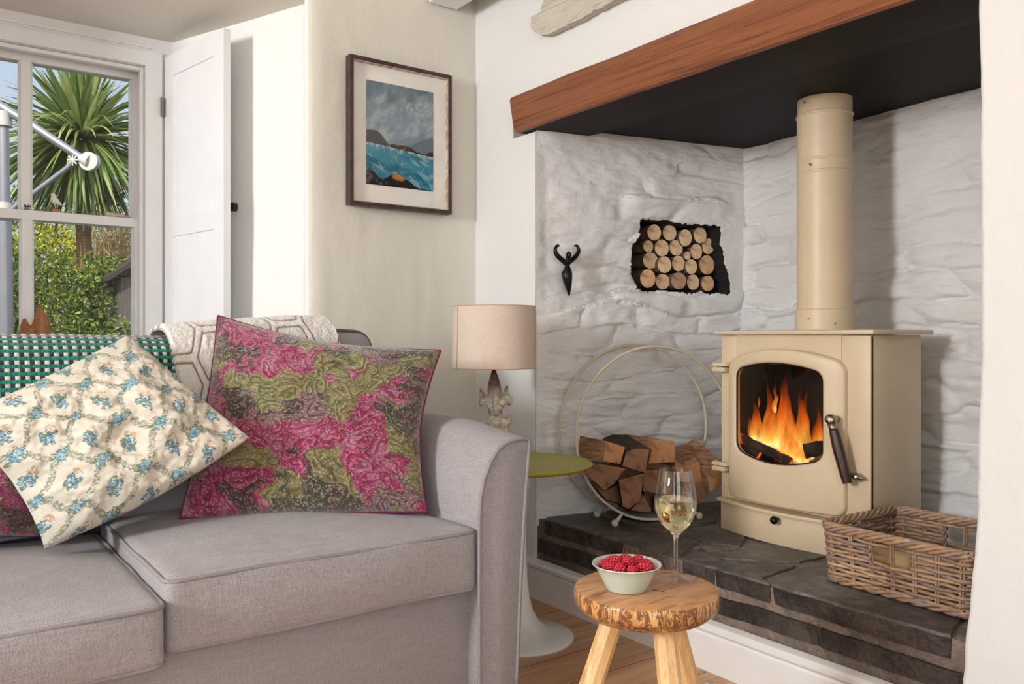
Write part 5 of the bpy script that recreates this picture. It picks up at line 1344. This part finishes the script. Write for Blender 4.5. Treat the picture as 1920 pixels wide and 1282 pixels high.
# ------------------------------------------------------------------ things on the window
m_dw = wood('orange_driftwood', [(.3, (140, 82, 50)), (.5, (198, 134, 88)), (.68, (222, 168, 120)), (.8, (156, 104, 70))], scale=(14, 14, 2), ns=3, rough=.8, bs=.9, dist=1.2)
dw = thing('driftwood', (.42, 3.42, ZS), 'orange-brown jagged driftwood stump standing on the window sill', 'driftwood')
m = MB(); YD = 3.42
def spike(lst, m):
    P_ = [(*atY(x, y, YD), r) for x, y, r in lst]; a, b = crvr(P_, 6); b = [r*(1+.25*noise.noise(tuple(p*30))) for p, r in zip(a, b)]; m.tube(a, b, 10)
spike([(62, 760, .05), (68, 690, .045), (74, 640, .034), (76, 600, .024), (74, 580, .012), (75, 576, .003)], m); spike([(54, 700, .04), (52, 640, .028), (47, 612, .016), (46, 597, .004)], m); spike([(82, 700, .03), (85, 640, .02), (87, 600, .011), (87, 590, .003)], m); spike([(56, 640, .024), (62, 618, .016), (66, 606, .006)], m)
m.obj('stump', m_dw, dw, smooth=True)
zr = zr1
YR = 3.560
bd = thing('bird_ornament', (*atY(103, 396, 3.535)[:2], zr), 'small white bird ornament on a wooden block on the sash rail', 'ornament')
YB = 3.528; s_ = 3.1/F
p = atY(105, 399, YB); m = MB(); m.box(p[0]-.013, p[0]+.013, YB-.010, YB+.012, zr+.0005, zr+.013, bev=.001); m.obj('block', simple('block_wood', (182, 132, 88), .7), bd)
q = lambda x, y: np.array([*atY(x, y, YB)[:2], atY(x, y, YB)[2]])
m = MB(); m.tube([(p[0]-.002, YB, zr+.012), (p[0]-.002, YB, zr+.030)], .0022, 8); m.obj('stand', m_steel, bd)
zb_ = zr+.028
m = MB(); P_ = [(p[0]+.020, YB, zb_+.002, .0015), (p[0]+.010, YB, zb_+.008, .007), (p[0]-.002, YB, zb_+.016, .013), (p[0]-.007, YB, zb_+.027, .010), (p[0]-.007, YB, zb_+.034, .0085), (p[0]-.011, YB, zb_+.039, .0065), (p[0]-.019, YB, zb_+.038, .0012)]
a, b = crvr([np.array(x) for x in P_], 6); m.tube(a, b, 14); m.obj('bird_body', simple('white_ceramic', (238, 236, 232), .4), bd, smooth=True)
p = atY(155, 402, YB); m = MB()
for k in range(2): m.tube([(p[0]+(-.016 if k == 0 else .016)+.014*math.cos(t), YB+.004*math.sin(t), zr+.0075+.006*math.sin(t)) for t in np.linspace(0, 2*math.pi, 22, endpoint=False)], .0013, 6, closed=True)
m.tube([(p[0]-.034, YB, zr+.002), (p[0]+.034, YB, zr+.003)], .0014, 6)
o = m.obj('spectacles', m_steel, smooth=True); tag(o, 'small folded wire spectacles lying on the sash rail', 'glasses')
x0 = atY(197, 400, YB)[0]; x1 = atY(243, 405, YB)[0]
V = []; n = 16
for i in range(n):
    t = i/(n-1); hh = .020-.010*t+.002*noise.noise((t*6, 0, 0))
    for a in np.linspace(0, 2*math.pi, 12, endpoint=False): V.append((x0+(x1-x0)*t, YB+.012*math.cos(a), zr+.0005+hh/2+hh/2*math.sin(a)))
o = obj('beach_stone', V, gridfaces(n, 12, wrap=True)+[list(range(12)), [(n-1)*12+k for k in range(12)][::-1]], simple('pale_stone', (206, 196, 178), .8, c2=(186, 176, 158), ns=40), smooth=True); tag(o, 'long pale flat pebble lying at the right end of the sash rail', 'stone')

# ------------------------------------------------------------------ garden
m_ground = simple('garden_ground', (88, 92, 52), .95, c2=(60, 56, 36), ns=3, bump=(8, .8, .05))
o = MB().box(-16, 14, 3.75, 26, -.25, -.1).obj('ground', m_ground, loc=(0, 10, -.25)); tag(o, 'garden ground beyond the window', kind='structure')
def leafmat(name, c1, c2, c3):
    t = NT(name); oi = t.n('Attribute', attribute_name='tint'); v = oi.outputs['Fac']
    c = t.ramp(v, [(.1, c1), (.5, c2), (.9, c3)])
    tr = t.n('BsdfTranslucent'); t.l(c, tr.inputs[0]); t.l(c, t.b.inputs[0]); t.b.inputs['Roughness'].default_value = .45; mx = t.n('MixShader'); mx.inputs[0].default_value = .35
    t.l(t.b.outputs[0], mx.inputs[1]); t.l(tr.outputs[0], mx.inputs[2]); t.l(mx.outputs[0], t.out.inputs[0]); return t.m
def bush(name, c, R_, n, ls, mat, label, cat='bush', wid=.45, up=0):
    rng = np.random.RandomState(int(abs(c[0]*100+c[1]*10)) % 9999)
    d = rng.normal(size=(n, 3)); d /= np.linalg.norm(d, axis=1, keepdims=True); rad = rng.uniform(.45, 1.0, (n, 1))**.5
    lump = np.array([1+.35*noise.noise(tuple(x*2.2+np.array(c))) for x in d])[:, None]
    P_ = np.array(c)+d*rad*lump*np.array(R_); P_[:, 2] = np.maximum(P_[:, 2], -.08)
    a = rng.normal(size=(n, 3)); a[:, 2] += up; a /= np.linalg.norm(a, axis=1, keepdims=True); b = np.cross(a, rng.normal(size=(n, 3))); b /= np.linalg.norm(b, axis=1, keepdims=True)
    l = ls*rng.uniform(.6, 1.3, (n, 1)); wv = l*wid
    V = np.stack([P_-a*l*.5, P_-b*wv*.5+a*l*.05, P_+a*l*.5, P_+b*wv*.5+a*l*.05], 1).reshape(-1, 3)
    Fc = np.arange(4*n).reshape(-1, 4).tolist(); C = np.repeat(rng.uniform(0, 1, n), 4); C = np.stack([C]*3, -1)
    o = obj(name, V, Fc, mat, loc=(c[0], c[1], max(c[2]-R_[2], -.1)), colors=C); return tag(o, label, cat)
m_l1 = leafmat('dark_green_leaves', (20, 40, 14), (52, 84, 30), (104, 132, 52))
m_l2 = leafmat('mid_green_leaves', (44, 70, 22), (92, 122, 44), (156, 172, 84))
m_l3 = leafmat('yellow_green_leaves', (112, 128, 20), (176, 182, 40), (224, 216, 80))
m_l4 = leafmat('dry_grass', (110, 92, 56), (168, 146, 98), (206, 188, 142))
def gp(px, py, d): return atD(px, py, d)
c = gp(85, 600, 7.2); bush('shrub', (c[0], c[1], c[2]), (.42, .42, .62), 5200, .055, m_l1, 'dark green narrow-leaved shrub left of the palm trunk', wid=.22)
c = gp(205, 570, 7.3); bush('shrub', (c[0], c[1], c[2]), (.36, .4, .42), 5200, .045, m_l2, 'mid-green leafy shrub right of the palm trunk')
c = gp(205, 515, 7.6); bush('shrub', (c[0], c[1], c[2]), (.26, .3, .10), 1500, .05, m_l3, 'yellow-green shrub top right of the palm trunk')
c = gp(-15, 560, 7.4); bush('shrub', (c[0], c[1], c[2]), (.40, .4, .60), 4200, .05, m_l2, 'green shrub at the left edge of the window behind the pole')
c = gp(120, 440, 11.5); bush('hedge', (c[0], c[1], c[2]-.6), (2.2, .9, 1.15), 15000, .08, m_l2, 'tall sunlit hedge across the back of the garden', 'hedge')
c = gp(95, 440, 10.2); bush('shrub', (c[0], c[1], c[2]-1.0), (.6, .4, 1.28), 8000, .06, m_l3, 'yellow-green bush against the hedge, left of the trunk')
c = gp(215, 455, 9.8); bush('grass_clump', (c[0], c[1], c[2]-.85), (.36, .3, 1.2), 6000, .20, m_l4, 'dry straw-coloured grass clump right of the trunk', 'grass', wid=.05, up=1.5)
c = gp(30, 640, 6.6); bush('shrub', (c[0], c[1], c[2]-.5), (.6, .3, .75), 6000, .05, m_l1, 'low dark undergrowth below the washing line pole', wid=.3)
c = gp(220, 640, 6.4); bush('shrub', (c[0], c[1], c[2]-.5), (.6, .3, .72), 6000, .045, m_l2, 'low green undergrowth behind the right of the sill')
# cabbage palm
PD = 8.0; base = gp(153, 760, PD); crown = gp(152, 262, PD); 
palm = thing('cabbage_palm', (base[0], base[1], -.1), 'cabbage palm tree with a spiky round crown outside the window', 'tree')
tk = NT('palm_bark'); nn_ = tk.noise(tk.coord(scale=(5, 5, 26)), 3, 5, .7); m_tk = tk.fin(tk.ramp(nn_, [(.3, (84, 62, 44)), (.55, (158, 126, 92)), (.75, (196, 166, 128))]), .9, tk.bump(nn_, 1, .03))
pts = [np.array([base[0]+.03*math.sin(z*1.3), base[1], z]) for z in np.linspace(-.1, crown[2]-.05, 26)]
MB().tube(pts, [.085-.022*i/25+.004*math.sin(i*2.1) for i in range(26)], 14).obj('trunk', m_tk, palm, smooth=True)
def bladeleaf():
    t = NT('palm_blades'); at = t.n('Attribute', attribute_name='tint'); c = t.ramp(at.outputs['Fac'], [(.0, (30, 48, 26)), (.35, (74, 104, 56)), (.7, (140, 160, 92)), (1, (196, 204, 140))])
    tr = t.n('BsdfTranslucent'); t.l(c, tr.inputs[0]); t.l(c, t.b.inputs[0]); t.b.inputs['Roughness'].default_value = .35; mx = t.n('MixShader'); mx.inputs[0].default_value = .3
    t.l(t.b.outputs[0], mx.inputs[1]); t.l(tr.outputs[0], mx.inputs[2]); t.l(mx.outputs[0], t.out.inputs[0]); return t.m
V = []; Fc = []; C = []; rng = np.random.RandomState(3)
for i in range(620):
    el = math.radians(rng.uniform(-62, 88)); az = rng.uniform(0, 2*math.pi); L_ = rng.uniform(.70, .98)*(1 if el > -.5 else .9); w_ = rng.uniform(.020, .032)
    d = np.array([math.cos(el)*math.cos(az), math.cos(el)*math.sin(az), math.sin(el)]); sd = np.cross(d, [0, 0, 1]); sd /= np.linalg.norm(sd)+1e-9
    rl = rng.uniform(-.6, .6); up_ = np.cross(sd, d); sd = sd*math.cos(rl)+up_*math.sin(rl)
    drp = rng.uniform(.10, .55)*max(.15, math.cos(el)); k0 = len(V); tn = rng.uniform(.0, 1)*.75+(.15 if el > 0 else 0); brk = rng.rand() < .15
    for k in range(8):
        t = k/7; p = crown+d*(.05+L_*t)+np.array([0, 0, -drp*(t**2.2)*L_-(.3*max(0, t-.6) if brk else 0)])
        ww = w_*(math.sin(math.pi*min(1, .18+.82*t))**.6 if t < 1 else .05)*(1-.35*t)
        V += [p-sd*ww, p+sd*ww]; C += [(tn,)*3, (min(1, tn+.15),)*3]
    Fc += [[k0+2*k, k0+2*k+1, k0+2*k+3, k0+2*k+2] for k in range(7)]
obj('crown', V, Fc, bladeleaf(), palm, colors=np.array(C), smooth=True)
c = gp(205, 350, PD); bb = bush('seed_cluster', (c[0], c[1], c[2]), (.16, .2, .20), 900, .03, leafmat('palm_seeds', (40, 34, 28), (78, 66, 50), (140, 122, 92)), None, None); 
for k in ('category', 'label'):
    if k in bb.keys(): del bb[k]
bb.parent = palm; bb.location = bb.location-palm.location
# rotary washing line
m_alu = simple('grey_aluminium', (150, 152, 162), .35, .6, c2=(160, 162, 170)); m_wpl = simple('white_plastic', (196, 196, 192), .5)
wd = 5.2
pt_ = gp(6, 228, wd); pb_ = gp(24, 600, wd); pb_[0], pb_[1] = pt_[0]+.03, pt_[1]; 
air = thing('rotary_washing_line', (pb_[0], pb_[1], -.1), 'grey and white rotary washing line in front of the palm', 'washing line')
pb2 = np.array([pb_[0], pb_[1], -.1]); zj = gp(15, 395, wd)[2]; pj = pb2+(pt_-pb2)*(zj+.1)/(pt_[2]+.1)
MB().tube([pb2, pj], .041, 16).obj('post', m_alu, air, smooth=40.0)
MB().tube([pj, pt_], .032, 16).obj('mast', m_alu, air, smooth=40.0)
MB().tube([pj-(pt_-pj)*.11, pj, pj+(pt_-pj)*.09], .047, 16).obj('collar', m_wpl, air, smooth=40.0)
MB().tube([pt_-np.array([0, 0, .03]), pt_+np.array([0, 0, .06])], .05, 12).obj('hub', m_wpl, air, smooth=40.0)
e = gp(158, 300, wd); s0 = gp(-30, 180, wd); MB().tube([s0, gp(64, 238, wd), e], [.030, .027, .025], 12).obj('arm', m_alu, air, smooth=40.0)
k = gp(146, 300, wd); st0 = gp(20, 395, wd); MB().tube([st0, k], .017, 10).obj('strut', m_alu, air, smooth=40.0)
u = (gp(170, 304, wd)-gp(140, 296, wd)); u /= np.linalg.norm(u); cen = gp(168, 303, wd)
m = MB(); m.tube([cen+FW*.02, cen-FW*.02], [.058, .058], 24); m.tube([gp(150, 297, wd), cen], [.028, .045], 12); m.obj('end_cap', m_wpl, air, smooth=40.0)
m = MB()
for k in range(8):
    a = k*math.pi/4; q0 = gp(141, 302, wd)-FW*.03; m.tube([q0, q0+RT*.035*math.cos(a)+np.array([0, 0, .035*math.sin(a)])], .005, 6)
m.obj('ratchet', m_wpl, air)
# shed corner at the right
p = gp(232, 600, 6.9); m = MB(); m.box(p[0]-.02, p[0]+.55, p[1], p[1]+.6, -.1, gp(232, 520, 6.9)[2]); shd = thing('garden_shed', (p[0], p[1], -.1), 'dark weathered little shed at the right edge of the window view', 'shed'); m.obj('wall', simple('weathered_boards', (96, 92, 90), .9, c2=(70, 66, 64), scale=(20, 20, 1)), shd)
zt_ = gp(232, 520, 6.9)[2]; zq = gp(250, 490, 6.9)[2]
A_ = [(p[0]-.12, p[1]-.08, zt_-.03), (p[0]+.6, p[1]-.08, zq+.35), (p[0]+.6, p[1]-.08, zq+.40), (p[0]-.12, p[1]-.08, zt_+.01)]
MB().prism(A_, [(x, y+.8, z) for x, y, z in A_]).obj('roof', simple('dark_roof_felt', (52, 46, 44), .9), shd)
